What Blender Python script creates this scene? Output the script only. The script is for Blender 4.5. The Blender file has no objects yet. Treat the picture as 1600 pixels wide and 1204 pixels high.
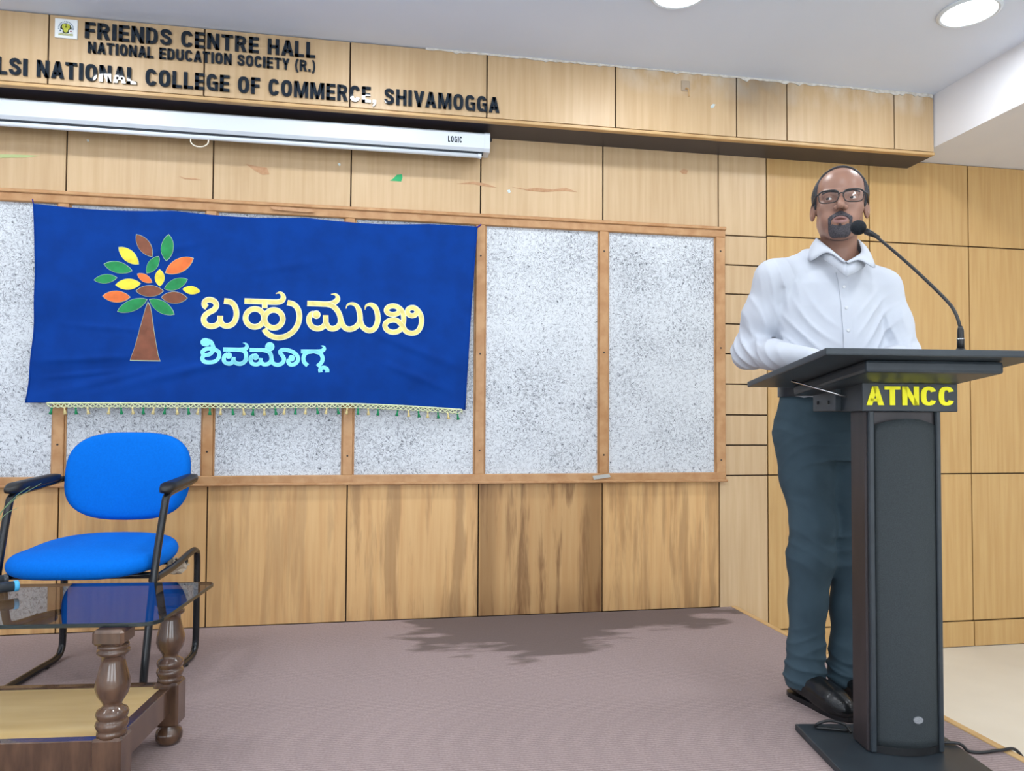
import bpy, bmesh, math, random
import numpy as np
from mathutils import Vector, Matrix

random.seed(7)
scene = bpy.context.scene
COL = scene.collection

# ------------------------------------------------------------------ camera
F_PX, YAW, PITCH, ROLL = 1150.0, 0.171983, 0.030325, -0.005480
CAM = np.array([1.38360, -3.48270, 0.92148]); PPY = 623.9


def cam_axes():
    f = np.array([math.sin(YAW) * math.cos(PITCH), math.cos(YAW) * math.cos(PITCH), math.sin(PITCH)])
    r = np.array([math.cos(YAW), -math.sin(YAW), 0.0]); d = np.cross(f, r)
    return (math.cos(ROLL) * r + math.sin(ROLL) * d, -math.sin(ROLL) * r + math.cos(ROLL) * d, f)


AX_R, AX_D, AX_F = cam_axes()
cam_data = bpy.data.cameras.new('camera')
cam_data.sensor_fit = 'HORIZONTAL'; cam_data.sensor_width = 36.0
cam_data.lens = F_PX * 36.0 / 1600.0
cam_data.shift_y = (PPY - 602.0) / 1600.0
cam_data.clip_start = 0.05
cam = bpy.data.objects.new('camera', cam_data); COL.objects.link(cam)
_m = Matrix.Identity(4)
for _i in range(3):
    _m[_i][0], _m[_i][1], _m[_i][2], _m[_i][3] = AX_R[_i], -AX_D[_i], -AX_F[_i], CAM[_i]
cam.matrix_world = _m
scene.camera = cam


def on_y(px, py, y=0.0):
    """point of the real vertical plane y = const that a measured image point belongs to"""
    v = AX_F + (px - 800) / F_PX * AX_R + (py - PPY) / F_PX * AX_D
    return CAM + v * ((y - CAM[1]) / v[1])


# ------------------------------------------------------------------ world, exposure
world = bpy.data.worlds.new('world'); scene.world = world
world.use_nodes = True
world.node_tree.nodes['Background'].inputs[0].default_value = (0.86, 0.93, 1.0, 1)
world.node_tree.nodes['Background'].inputs[1].default_value = 10.0
vs = scene.view_settings
vs.view_transform = 'Standard'; vs.look = 'None'; vs.gamma = 1.0; vs.use_curve_mapping = False
vs.exposure = -0.12
LAMP_W = 8.5
LAMP_COL = (0.93, 0.97, 1.0)
# lamp positions: (x, y, ceiling height)
LAMPS = [(-1.13, -0.82, 2.6), (0.06, -0.82, 2.6), (1.28, -0.82, 2.6), (2.50, -0.82, 2.6), (3.71, -0.90, 2.6)]
LAMPS += [(x, y, 2.6) for y in (-2.2, -3.9, -5.6) for x in (-1.13, 0.08, 1.29, 2.50, 3.71)]
LAMPS += [(5.1, y, 2.33) for y in (-1.3, -3.0, -4.9)]

# ------------------------------------------------------------------ helpers


def srgb(r, g, b):
    def f(c):
        c /= 255.0
        return c / 12.92 if c <= 0.04045 else ((c + 0.055) / 1.055) ** 2.4
    return (f(r), f(g), f(b), 1.0)


MATS = {}


def node(nt, kind, **kw):
    n = nt.nodes.new(kind)
    for k, v in kw.items():
        if k.startswith('i_'):
            n.inputs[k[2:].replace('_', ' ')].default_value = v
        else:
            setattr(n, k, v)
    return n


def pm(name, col, rough=0.5, col2=None, scale=20.0, stretch=(1, 1, 1), bump=0.0, metal=0.0, spec=0.5,
       detail=4.0, lo=0.35, hi=0.65, rand=0.0, coat=0.0, sheen=0.0, sss=0.0, bscale=None, trans=0.0, ior=1.45):
    """Principled material; colour varies between col and col2 by stretched noise"""
    if name in MATS:
        return MATS[name]
    m = bpy.data.materials.new(name); m.use_nodes = True
    nt = m.node_tree; b = nt.nodes['Principled BSDF']
    b.inputs['Roughness'].default_value = rough; b.inputs['Metallic'].default_value = metal
    b.inputs['Specular IOR Level'].default_value = spec; b.inputs['Coat Weight'].default_value = coat
    b.inputs['Sheen Weight'].default_value = sheen; b.inputs['IOR'].default_value = ior
    b.inputs['Transmission Weight'].default_value = trans
    if sss:
        b.inputs['Subsurface Weight'].default_value = sss
        b.inputs['Subsurface Radius'].default_value = (0.012, 0.005, 0.003)
        b.inputs['Subsurface Scale'].default_value = 1.0
    tc = node(nt, 'ShaderNodeTexCoord'); mp = node(nt, 'ShaderNodeMapping')
    mp.inputs['Scale'].default_value = stretch
    nt.links.new(tc.outputs['Object'], mp.inputs['Vector'])
    vec = mp.outputs['Vector']
    info = None
    if rand:
        info = node(nt, 'ShaderNodeObjectInfo')
        ad = node(nt, 'ShaderNodeVectorMath', operation='MULTIPLY_ADD')
        cmb = node(nt, 'ShaderNodeCombineXYZ')
        for i in range(3):
            nt.links.new(info.outputs['Random'], cmb.inputs[i])
        nt.links.new(cmb.outputs[0], ad.inputs[0]); ad.inputs[1].default_value = (37, 11, 23)
        nt.links.new(vec, ad.inputs[2]); vec = ad.outputs[0]
    nz = node(nt, 'ShaderNodeTexNoise'); nz.inputs['Scale'].default_value = scale; nz.inputs['Detail'].default_value = detail
    nt.links.new(vec, nz.inputs['Vector'])
    ramp = node(nt, 'ShaderNodeValToRGB')
    ramp.color_ramp.elements[0].position = lo; ramp.color_ramp.elements[0].color = col
    ramp.color_ramp.elements[1].position = hi; ramp.color_ramp.elements[1].color = col2 or col
    nt.links.new(nz.outputs['Fac'], ramp.inputs['Fac'])
    out = ramp.outputs['Color']
    if rand:
        hs = node(nt, 'ShaderNodeHueSaturation')
        mr = node(nt, 'ShaderNodeMapRange'); mr.inputs['To Min'].default_value = 1 - rand; mr.inputs['To Max'].default_value = 1 + rand
        nt.links.new(info.outputs['Random'], mr.inputs['Value']); nt.links.new(mr.outputs[0], hs.inputs['Value'])
        nt.links.new(out, hs.inputs['Color']); out = hs.outputs['Color']
    nt.links.new(out, b.inputs['Base Color'])
    if bump:
        bp = node(nt, 'ShaderNodeBump'); bp.inputs['Strength'].default_value = bump; bp.inputs['Distance'].default_value = 0.004
        if bscale:
            n2 = node(nt, 'ShaderNodeTexNoise'); n2.inputs['Scale'].default_value = bscale; n2.inputs['Detail'].default_value = 3
            nt.links.new(vec, n2.inputs['Vector']); nt.links.new(n2.outputs['Fac'], bp.inputs['Height'])
        else:
            nt.links.new(nz.outputs['Fac'], bp.inputs['Height'])
        nt.links.new(bp.outputs['Normal'], b.inputs['Normal'])
    MATS[name] = m
    return m


def link(o, parent=None):
    COL.objects.link(o)
    if parent is not None:
        o.parent = parent
    return o


def tag(o, label=None, cat=None, group=None, kind=None):
    if label: o['label'] = label
    if cat: o['category'] = cat
    if group: o['group'] = group
    if kind: o['kind'] = kind
    return o


def empty(name, loc=(0, 0, 0), rz=0.0, label=None, cat=None, group=None, parent=None):
    o = bpy.data.objects.new(name, None); o.empty_display_size = 0.1
    o.location = loc; o.rotation_euler = (0, 0, rz)
    link(o, parent); return tag(o, label, cat, group)


def mesh_obj(name, verts, faces, mats, parent=None, smooth=False, midx=None):
    me = bpy.data.meshes.new(name)
    me.from_pydata([tuple(map(float, v)) for v in verts], [], [tuple(map(int, f)) for f in faces])
    for m in (mats if isinstance(mats, (list, tuple)) else [mats]):
        me.materials.append(m)
    if midx is not None:
        me.polygons.foreach_set('material_index', np.asarray(midx, dtype=np.int32))
    if smooth:
        me.polygons.foreach_set('use_smooth', np.ones(len(me.polygons), dtype=bool))
    me.update()
    return link(bpy.data.objects.new(name, me), parent)


def bm_obj(name, bm, mats, parent=None, smooth=False, loc=None):
    me = bpy.data.meshes.new(name); bm.to_mesh(me); bm.free()
    for m in (mats if isinstance(mats, (list, tuple)) else [mats]):
        me.materials.append(m)
    if smooth:
        me.polygons.foreach_set('use_smooth', np.ones(len(me.polygons), dtype=bool))
    o = link(bpy.data.objects.new(name, me), parent)
    if loc is not None: o.location = loc
    return o


def bm_box(bm, lo, hi, bevel=0.0, seg=1, mtx=None):
    lo, hi = Vector(lo), Vector(hi)
    m = Matrix.Translation((lo + hi) / 2) @ Matrix.Diagonal((*(hi - lo), 1.0))
    if mtx is not None: m = mtx @ m
    g = bmesh.ops.create_cube(bm, size=1.0, matrix=m)
    if bevel:
        es = {e for v in g['verts'] for e in v.link_edges}
        bmesh.ops.bevel(bm, geom=list(es), offset=bevel, segments=seg, affect='EDGES', profile=0.6)


def box(name, lo, hi, mat, parent=None, bevel=0.0, seg=1, mtx=None):
    bm = bmesh.new(); bm_box(bm, lo, hi, bevel, seg, mtx)
    return bm_obj(name, bm, mat, parent)


def catmull(pts, n=8, closed=False):
    P = [np.asarray(p, float) for p in pts]
    if len(P) < 3 and not closed: return P
    out = []; N = len(P)
    rng = range(N if closed else N - 1)
    for i in rng:
        p1, p2 = P[i], P[(i + 1) % N]
        p0 = P[i - 1] if (i > 0 or closed) else 2 * p1 - p2
        p3 = P[(i + 2) % N] if (i + 2 < N or closed) else 2 * p2 - p1
        for k in range(n):
            t = k / n
            out.append(0.5 * (2 * p1 + (p2 - p0) * t + (2 * p0 - 5 * p1 + 4 * p2 - p3) * t * t + (3 * p1 - p0 - 3 * p2 + p3) * t ** 3))
    if not closed: out.append(P[-1])
    return out


def tube_data(path, r, seg=10, closed=False, caps=True):
    P = [Vector(p) for p in path]; n = len(P)
    rad = r if hasattr(r, '__len__') else [r] * n
    V, Fc = [], []
    up = None
    for i in range(n):
        a = P[i - 1] if (i > 0 or closed) else P[i]
        b = P[(i + 1) % n] if (i < n - 1 or closed) else P[i]
        t = (b - a).normalized()
        if up is None:
            up = Vector((0, 0, 1)) if abs(t.z) < 0.9 else Vector((1, 0, 0))
        s = t.cross(up)
        if s.length < 1e-6: s = t.orthogonal()
        s.normalize(); up = s.cross(t).normalized()
        for k in range(seg):
            ang = 2 * math.pi * k / seg
            V.append(P[i] + (s * math.cos(ang) + up * math.sin(ang)) * rad[i])
    m = n if closed else n - 1
    for i in range(m):
        j = (i + 1) % n
        for k in range(seg):
            l = (k + 1) % seg
            Fc.append((i * seg + k, i * seg + l, j * seg + l, j * seg + k))
    if caps and not closed:
        Fc.append(tuple(range(seg))[::-1]); Fc.append(tuple((n - 1) * seg + k for k in range(seg)))
    return V, Fc


def tube(name, path, r, mat, parent=None, seg=10, closed=False):
    V, Fc = tube_data(path, r, seg, closed)
    o = mesh_obj(name, V, Fc, mat, parent, smooth=True)
    return o


def lathe_data(prof, seg=24, c=(0, 0, 0)):
    V, Fc = [], []
    for (r, z) in prof:
        for k in range(seg):
            a = 2 * math.pi * k / seg
            V.append((c[0] + r * math.cos(a), c[1] + r * math.sin(a), c[2] + z))
    for i in range(len(prof) - 1):
        for k in range(seg):
            l = (k + 1) % seg
            Fc.append((i * seg + k, i * seg + l, (i + 1) * seg + l, (i + 1) * seg + k))
    Fc.append(tuple(range(seg))[::-1]); Fc.append(tuple((len(prof) - 1) * seg + k for k in range(seg)))
    return V, Fc


def lathe(name, prof, mat, parent=None, seg=24, c=(0, 0, 0), smooth=True):
    V, Fc = lathe_data(prof, seg, c)
    return mesh_obj(name, V, Fc, mat, parent, smooth=smooth)


# ------------------------------------------------------------------ materials
M_WOOD = pm('beech_veneer', srgb(200, 172, 134), 0.42, srgb(190, 160, 121), scale=5.0, stretch=(9, 9, 0.45), rand=0.035, bump=0.02)
M_WOODR = pm('beech_veneer_passage', srgb(198, 162, 107), 0.4, srgb(188, 149, 94), scale=5.0, stretch=(9, 9, 0.45), rand=0.03, bump=0.02)
M_GAP = pm('dark_joint', srgb(60, 45, 32), 0.9)
M_FRAME = pm('board_frame_wood', srgb(188, 146, 102), 0.45, srgb(170, 124, 80), scale=6.0, stretch=(3, 3, 3), rand=0.04)
M_TRIM = pm('light_wood_trim', srgb(204, 170, 120), 0.45, srgb(192, 154, 104), scale=8)
M_CEIL = pm('ceiling_paint', srgb(222, 231, 247), 0.85, srgb(216, 226, 243), scale=1.2, bump=0.01)
M_WHITEWALL = pm('white_plaster', srgb(234, 234, 238), 0.85, srgb(228, 229, 234), scale=2)
M_TILE = pm('beige_floor_tile', srgb(222, 217, 204), 0.35, srgb(208, 202, 188), scale=2.2, lo=0.3, hi=0.75)
M_PLASTER = pm('rough_filler', srgb(225, 222, 215), 0.9, srgb(200, 195, 185), scale=60, bump=0.2)
M_BLACK = pm('black_plastic', srgb(26, 27, 29), 0.4)
M_BLACKTUBE = pm('black_enamel_tube', srgb(20, 24, 28), 0.22, spec=0.6)
M_CHROME = pm('bright_metal', srgb(190, 192, 195), 0.25, metal=1.0)
M_BLUECLOTH = pm('blue_chair_cloth', srgb(0, 106, 208), 0.9, srgb(0, 100, 200), scale=160, bump=0.08, spec=0.15)
M_NAVY = pm('navy_banner_cloth', srgb(0, 56, 140), 0.85, srgb(0, 50, 128), scale=9, spec=0.2)
M_LETTER = pm('black_acrylic', srgb(28, 38, 48), 0.04)
M_PEEL = pm('peeled_white', srgb(215, 225, 225), 0.6, srgb(190, 205, 205), scale=60)
M_WHITEMETAL = pm('white_enamel', srgb(214, 222, 230), 0.35)
M_DARKGAP = pm('dark_slot', srgb(25, 32, 40), 0.6)
M_WALNUT = pm('walnut_polish', srgb(96, 70, 52), 0.26, srgb(66, 46, 34), scale=9, stretch=(4, 4, 0.8), coat=0.6)
M_PLY = pm('pale_shelf_wood', srgb(226, 196, 136), 0.45, srgb(214, 180, 116), scale=4, stretch=(0.6, 4, 3))
M_PODIUM = pm('podium_black_laminate', srgb(46, 54, 60), 0.42, srgb(40, 47, 53), scale=12)
M_PODBROWN = pm('podium_dark_side', srgb(55, 49, 51), 0.45, srgb(47, 43, 45), scale=10, stretch=(3, 3, 0.5))
M_GRILLE = pm('speaker_grille_cloth', srgb(51, 58, 61), 0.75, srgb(40, 47, 50), scale=420, bump=0.3)
M_YELLOW = pm('yellow_vinyl', srgb(250, 244, 12), 0.5)


def glass_dark():
    """smoked plate glass: tinted see-through, mirror-like at a low angle"""
    m = bpy.data.materials.new('smoked_glass'); m.use_nodes = True
    nt = m.node_tree; nt.nodes.remove(nt.nodes['Principled BSDF'])
    t = node(nt, 'ShaderNodeBsdfTransparent'); t.inputs[0].default_value = (0.52, 0.52, 0.55, 1)
    g = node(nt, 'ShaderNodeBsdfGlossy'); g.inputs['Roughness'].default_value = 0.015
    f = node(nt, 'ShaderNodeFresnel'); f.inputs[0].default_value = 1.55
    x = node(nt, 'ShaderNodeMixShader')
    ge = node(nt, 'ShaderNodeNewGeometry'); iv = node(nt, 'ShaderNodeMath', operation='SUBTRACT'); iv.inputs[0].default_value = 1.0
    nt.links.new(ge.outputs['Backfacing'], iv.inputs[1])          # only the outer faces mirror
    mu = node(nt, 'ShaderNodeMath', operation='MULTIPLY'); nt.links.new(f.outputs[0], mu.inputs[0]); nt.links.new(iv.outputs[0], mu.inputs[1])
    nt.links.new(mu.outputs[0], x.inputs[0]); nt.links.new(t.outputs[0], x.inputs[1]); nt.links.new(g.outputs[0], x.inputs[2])
    nt.links.new(x.outputs[0], nt.nodes['Material Output'].inputs['Surface'])
    return m


M_GLASS = glass_dark()


def lamp_mat():
    m = bpy.data.materials.new('lit_diffuser'); m.use_nodes = True
    b = m.node_tree.nodes['Principled BSDF']
    b.inputs['Base Color'].default_value = (0.9, 0.9, 0.9, 1)
    b.inputs['Emission Color'].default_value = (*LAMP_COL, 1); b.inputs['Emission Strength'].default_value = 6.0
    return m


M_LAMP = lamp_mat()


def stained_wood():
    """beech veneer with brown water streaks, strongest on one panel"""
    m = pm('stained_veneer', srgb(212, 172, 118), 0.5, srgb(202, 158, 104), scale=5.0, stretch=(9, 9, 0.45), bump=0.03)
    nt = m.node_tree; b = nt.nodes['Principled BSDF']
    src = b.inputs['Base Color'].links[0].from_socket
    geo = node(nt, 'ShaderNodeNewGeometry'); sep = node(nt, 'ShaderNodeSeparateXYZ')
    nt.links.new(geo.outputs['Position'], sep.inputs[0])
    mp = node(nt, 'ShaderNodeMapping'); mp.inputs['Scale'].default_value = (13, 1, 1.2)
    nt.links.new(geo.outputs['Position'], mp.inputs['Vector'])
    nz = node(nt, 'ShaderNodeTexNoise'); nz.inputs['Scale'].default_value = 1.0; nz.inputs['Detail'].default_value = 5
    nz.inputs['Distortion'].default_value = 0.25; nz.inputs['Roughness'].default_value = 0.62
    nt.links.new(mp.outputs[0], nz.inputs['Vector'])
    mr = node(nt, 'ShaderNodeMapRange'); mr.inputs['From Min'].default_value = 0.49; mr.inputs['From Max'].default_value = 0.60
    nt.links.new(nz.outputs['Fac'], mr.inputs['Value'])
    # stain strength per panel along the wall
    mx = node(nt, 'ShaderNodeMapRange'); mx.inputs['From Min'].default_value = -0.61; mx.inputs['From Max'].default_value = 3.66
    nt.links.new(sep.outputs['X'], mx.inputs['Value'])
    rp = node(nt, 'ShaderNodeValToRGB'); rp.color_ramp.interpolation = 'CONSTANT'
    el = rp.color_ramp.elements
    vals = [(0.0, 0.2), (1 / 7, 0.24), (2 / 7, 0.24), (3 / 7, 0.44), (4 / 7, 0.75), (5 / 7, 0.40), (6 / 7, 0.05)]
    el[0].position = 0; el[0].color = (vals[0][1],) * 3 + (1,)
    el[1].position = vals[1][0]; el[1].color = (vals[1][1],) * 3 + (1,)
    for p, v in vals[2:]:
        e = el.new(p); e.color = (v, v, v, 1)
    nt.links.new(mx.outputs[0], rp.inputs['Fac'])
    mul = node(nt, 'ShaderNodeMath', operation='MULTIPLY')
    nt.links.new(mr.outputs[0], mul.inputs[0]); nt.links.new(rp.outputs['Color'], mul.inputs[1])
    # blotchy grime, fresh along the lower edge
    n2 = node(nt, 'ShaderNodeTexNoise'); n2.inputs['Scale'].default_value = 5.0; n2.inputs['Detail'].default_value = 5
    nt.links.new(geo.outputs['Position'], n2.inputs['Vector'])
    zr = node(nt, 'ShaderNodeMapRange'); zr.inputs['From Min'].default_value = 0.16; zr.inputs['From Max'].default_value = 0.0
    nt.links.new(sep.outputs['Z'], zr.inputs['Value'])
    m2 = node(nt, 'ShaderNodeMath', operation='MULTIPLY'); nt.links.new(n2.outputs['Fac'], m2.inputs[0]); nt.links.new(zr.outputs[0], m2.inputs[1])
    m3 = node(nt, 'ShaderNodeMath', operation='MULTIPLY'); nt.links.new(m2.outputs[0], m3.inputs[0]); nt.links.new(rp.outputs['Color'], m3.inputs[1])
    ad = node(nt, 'ShaderNodeMath', operation='ADD', use_clamp=True); nt.links.new(mul.outputs[0], ad.inputs[0]); nt.links.new(m3.outputs[0], ad.inputs[1])
    # one panel is soaked brown throughout, darkest in bands at its two sides
    r2 = node(nt, 'ShaderNodeValToRGB'); r2.color_ramp.interpolation = 'LINEAR'
    e2 = r2.color_ramp.elements; fx_ = lambda x: (x + 0.61) / 4.27
    e2[0].position = fx_(1.829); e2[0].color = (0, 0, 0, 1); e2[1].position = fx_(2.445); e2[1].color = (0, 0, 0, 1)
    for x_, v_ in ((1.831, .72), (1.90, .66), (1.93, .30), (2.33, .30), (2.37, .74), (2.438, .70)):
        k_ = e2.new(fx_(x_)); k_.color = (v_, v_, v_, 1)
    nt.links.new(mx.outputs[0], r2.inputs['Fac'])
    src2 = node(nt, 'ShaderNodeMix', data_type='RGBA'); nt.links.new(r2.outputs['Color'], src2.inputs[0])
    nt.links.new(src, src2.inputs[6]); src2.inputs[7].default_value = srgb(122, 86, 46); src = src2.outputs[2]
    mix = node(nt, 'ShaderNodeMix', data_type='RGBA')
    nt.links.new(ad.outputs[0], mix.inputs[0]); nt.links.new(src, mix.inputs[6]); mix.inputs[7].default_value = srgb(112, 76, 42)
    nt.links.new(mix.outputs[2], b.inputs['Base Color'])
    return m


def fascia_wood():
    """beech veneer with pale and grey damp marks along part of the top edge"""
    m = pm('fascia_veneer', srgb(200, 172, 134), 0.42, srgb(190, 160, 121), scale=5.0, stretch=(9, 9, 0.45), rand=0.03, bump=0.02)
    nt = m.node_tree; b = nt.nodes['Principled BSDF']
    src = b.inputs['Base Color'].links[0].from_socket
    geo = node(nt, 'ShaderNodeNewGeometry'); sep = node(nt, 'ShaderNodeSeparateXYZ')
    nt.links.new(geo.outputs['Position'], sep.inputs[0])
    nz = node(nt, 'ShaderNodeTexNoise'); nz.inputs['Scale'].default_value = 7; nz.inputs['Detail'].default_value = 6
    mp = node(nt, 'ShaderNodeMapping'); mp.inputs['Scale'].default_value = (1.6, 1, 0.8)
    nt.links.new(geo.outputs['Position'], mp.inputs[0]); nt.links.new(mp.outputs[0], nz.inputs['Vector'])
    zr = node(nt, 'ShaderNodeMapRange'); zr.inputs['From Min'].default_value = 2.47; zr.inputs['From Max'].default_value = 2.6
    nt.links.new(sep.outputs['Z'], zr.inputs['Value'])
    xr = node(nt, 'ShaderNodeMapRange'); xr.inputs['From Min'].default_value = 2.3; xr.inputs['From Max'].default_value = 2.6
    nt.links.new(sep.outputs['X'], xr.inputs['Value'])
    nr = node(nt, 'ShaderNodeMapRange'); nr.inputs['From Min'].default_value = 0.42; nr.inputs['From Max'].default_value = 0.7
    nt.links.new(nz.outputs['Fac'], nr.inputs['Value'])
    a = node(nt, 'ShaderNodeMath', operation='MULTIPLY'); nt.links.new(zr.outputs[0], a.inputs[0]); nt.links.new(xr.outputs[0], a.inputs[1])
    c = node(nt, 'ShaderNodeMath', operation='MULTIPLY'); nt.links.new(a.outputs[0], c.inputs[0]); nt.links.new(nr.outputs[0], c.inputs[1])
    mix = node(nt, 'ShaderNodeMix', data_type='RGBA')
    nt.links.new(c.outputs[0], mix.inputs[0]); nt.links.new(src, mix.inputs[6]); mix.inputs[7].default_value = srgb(222, 212, 196)
    # dark damp smudge
    d1 = node(nt, 'ShaderNodeVectorMath', operation='DISTANCE'); d1.inputs[1].default_value = (3.17, -0.2, 2.6)
    sc = node(nt, 'ShaderNodeVectorMath', operation='MULTIPLY'); sc.inputs[1].default_value = (1, 1, 1)
    nt.links.new(geo.outputs['Position'], d1.inputs[0])
    dr = node(nt, 'ShaderNodeMapRange'); dr.inputs['From Min'].default_value = 0.26; dr.inputs['From Max'].default_value = 0.02
    nt.links.new(d1.outputs['Value'], dr.inputs['Value'])
    dm = node(nt, 'ShaderNodeMath', operation='MULTIPLY'); nt.links.new(dr.outputs[0], dm.inputs[0]); nt.links.new(nz.outputs['Fac'], dm.inputs[1])
    mix2 = node(nt, 'ShaderNodeMix', data_type='RGBA')
    nt.links.new(dm.outputs[0], mix2.inputs[0]); nt.links.new(mix.outputs[2], mix2.inputs[6]); mix2.inputs[7].default_value = srgb(70, 60, 55)
    nt.links.new(mix2.outputs[2], b.inputs['Base Color'])
    return m


def woodwool():
    """white painted wood-wool board: short strands in all directions over dark pores"""
    m = bpy.data.materials.new('white_woodwool'); m.use_nodes = True
    nt = m.node_tree; b = nt.nodes['Principled BSDF']; b.inputs['Roughness'].default_value = 0.9
    b.inputs['Specular IOR Level'].default_value = 0.2
    geo = node(nt, 'ShaderNodeNewGeometry')
    wn = node(nt, 'ShaderNodeTexNoise'); wn.inputs['Scale'].default_value = 45; wn.inputs['Detail'].default_value = 1
    nt.links.new(geo.outputs['Position'], wn.inputs['Vector'])
    wv = node(nt, 'ShaderNodeVectorMath', operation='SCALE'); wv.inputs['Scale'].default_value = 0.03
    nt.links.new(wn.outputs['Color'], wv.inputs[0])
    wa = node(nt, 'ShaderNodeVectorMath', operation='ADD')
    nt.links.new(geo.outputs['Position'], wa.inputs[0]); nt.links.new(wv.outputs[0], wa.inputs[1])
    prev = None
    for k, ang in enumerate((0.3, 1.1, 1.9, 2.7)):
        mp = node(nt, 'ShaderNodeMapping'); mp.inputs['Rotation'].default_value = (0, ang, 0)
        mp.inputs['Location'].default_value = (k * 3.1, 0, k * 1.7)
        nt.links.new(wa.outputs[0], mp.inputs['Vector'])
        m2 = node(nt, 'ShaderNodeMapping'); m2.inputs['Scale'].default_value = (46, 1, 310)
        nt.links.new(mp.outputs[0], m2.inputs['Vector'])
        nz = node(nt, 'ShaderNodeTexNoise'); nz.inputs['Scale'].default_value = 1.0; nz.inputs['Detail'].default_value = 1.5
        nt.links.new(m2.outputs[0], nz.inputs['Vector'])
        if prev is None: prev = nz.outputs['Fac']
        else:
            mx = node(nt, 'ShaderNodeMath', operation='MINIMUM')
            nt.links.new(prev, mx.inputs[0]); nt.links.new(nz.outputs['Fac'], mx.inputs[1]); prev = mx.outputs[0]
    big = node(nt, 'ShaderNodeTexNoise'); big.inputs['Scale'].default_value = 3.2; big.inputs['Detail'].default_value = 4
    nt.links.new(geo.outputs['Position'], big.inputs['Vector'])
    bm_ = node(nt, 'ShaderNodeMapRange'); bm_.inputs['From Min'].default_value = 0.35; bm_.inputs['From Max'].default_value = 0.7
    bm_.inputs['To Min'].default_value = 0.03; bm_.inputs['To Max'].default_value = -0.035
    nt.links.new(big.outputs['Fac'], bm_.inputs['Value'])
    ad = node(nt, 'ShaderNodeMath', operation='ADD'); nt.links.new(prev, ad.inputs[0]); nt.links.new(bm_.outputs[0], ad.inputs[1])
    rp = node(nt, 'ShaderNodeValToRGB'); el = rp.color_ramp.elements
    el[0].position = 0.29; el[0].color = srgb(100, 103, 110)
    el[1].position = 0.45; el[1].color = srgb(214, 219, 224)
    e = el.new(0.365); e.color = srgb(178, 183, 190)
    nt.links.new(ad.outputs[0], rp.inputs['Fac'])
    nt.links.new(rp.outputs['Color'], b.inputs['Base Color'])
    bp = node(nt, 'ShaderNodeBump'); bp.inputs['Strength'].default_value = 0.5; bp.inputs['Distance'].default_value = 0.003
    nt.links.new(prev, bp.inputs['Height']); nt.links.new(bp.outputs[0], b.inputs['Normal'])
    return m


def carpet():
    m = pm('mauve_carpet', srgb(170, 154, 151), 0.95, srgb(152, 135, 133), scale=130, bump=0.35, spec=0.1, lo=0.3, hi=0.7, detail=6)
    nt = m.node_tree; b = nt.nodes['Principled BSDF']
    src = b.inputs['Base Color'].links[0].from_socket
    geo = node(nt, 'ShaderNodeNewGeometry')
    # ribbed pile
    wv = node(nt, 'ShaderNodeTexWave'); wv.wave_type = 'BANDS'; wv.bands_direction = 'Y'
    wv.inputs['Scale'].default_value = 26; wv.inputs['Distortion'].default_value = 0.8; wv.inputs['Detail Scale'].default_value = 6
    nt.links.new(geo.outputs['Position'], wv.inputs['Vector'])
    r0 = node(nt, 'ShaderNodeMapRange'); r0.inputs['To Min'].default_value = 0.0; r0.inputs['To Max'].default_value = 0.38
    nt.links.new(wv.outputs['Fac'], r0.inputs['Value'])
    mxa = node(nt, 'ShaderNodeMix', data_type='RGBA'); nt.links.new(r0.outputs[0], mxa.inputs[0]); nt.links.new(src, mxa.inputs[6])
    mxa.inputs[7].default_value = srgb(112, 94, 96)
    # broad worn patches
    n3 = node(nt, 'ShaderNodeTexNoise'); n3.inputs['Scale'].default_value = 2.5; n3.inputs['Detail'].default_value = 3
    nt.links.new(geo.outputs['Position'], n3.inputs['Vector'])
    # damp stain in front of the streaked wall panels
    lens_ = []
    for c_, sc_ in (((-1.98, 0.12, 0), (1.75, 1.55, 0)), ((-2.45, 0.0, 0), (1.30, 2.3, 0))):
        mp = node(nt, 'ShaderNodeMapping'); mp.inputs['Location'].default_value = c_
        nt.links.new(geo.outputs['Position'], mp.inputs['Vector'])
        m2 = node(nt, 'ShaderNodeMapping'); m2.inputs['Scale'].default_value = sc_
        nt.links.new(mp.outputs[0], m2.inputs['Vector'])
        ln = node(nt, 'ShaderNodeVectorMath', operation='LENGTH'); nt.links.new(m2.outputs[0], ln.inputs[0]); lens_.append(ln.outputs['Value'])
    mn = node(nt, 'ShaderNodeMath', operation='MINIMUM'); nt.links.new(lens_[0], mn.inputs[0]); nt.links.new(lens_[1], mn.inputs[1])
    m4 = node(nt, 'ShaderNodeMapping'); m4.inputs['Scale'].default_value = (3, 9, 1); nt.links.new(geo.outputs['Position'], m4.inputs['Vector'])
    n4 = node(nt, 'ShaderNodeTexNoise'); n4.inputs['Scale'].default_value = 1.0; n4.inputs['Detail'].default_value = 6
    nt.links.new(m4.outputs[0], n4.inputs['Vector'])
    sb = node(nt, 'ShaderNodeMath', operation='MULTIPLY_ADD'); nt.links.new(n4.outputs['Fac'], sb.inputs[0]); sb.inputs[1].default_value = 1.3
    nt.links.new(mn.outputs[0], sb.inputs[2])
    sr = node(nt, 'ShaderNodeMapRange'); sr.inputs['From Min'].default_value = 1.50; sr.inputs['From Max'].default_value = 1.36
    sr.inputs['To Max'].default_value = 0.80
    nt.links.new(sb.outputs[0], sr.inputs['Value'])
    mxb = node(nt, 'ShaderNodeMix', data_type='RGBA'); nt.links.new(sr.outputs[0], mxb.inputs[0])
    nt.links.new(mxa.outputs[2], mxb.inputs[6]); mxb.inputs[7].default_value = srgb(98, 86, 82)
    nt.links.new(mxb.outputs[2], b.inputs['Base Color'])
    return m


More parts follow.
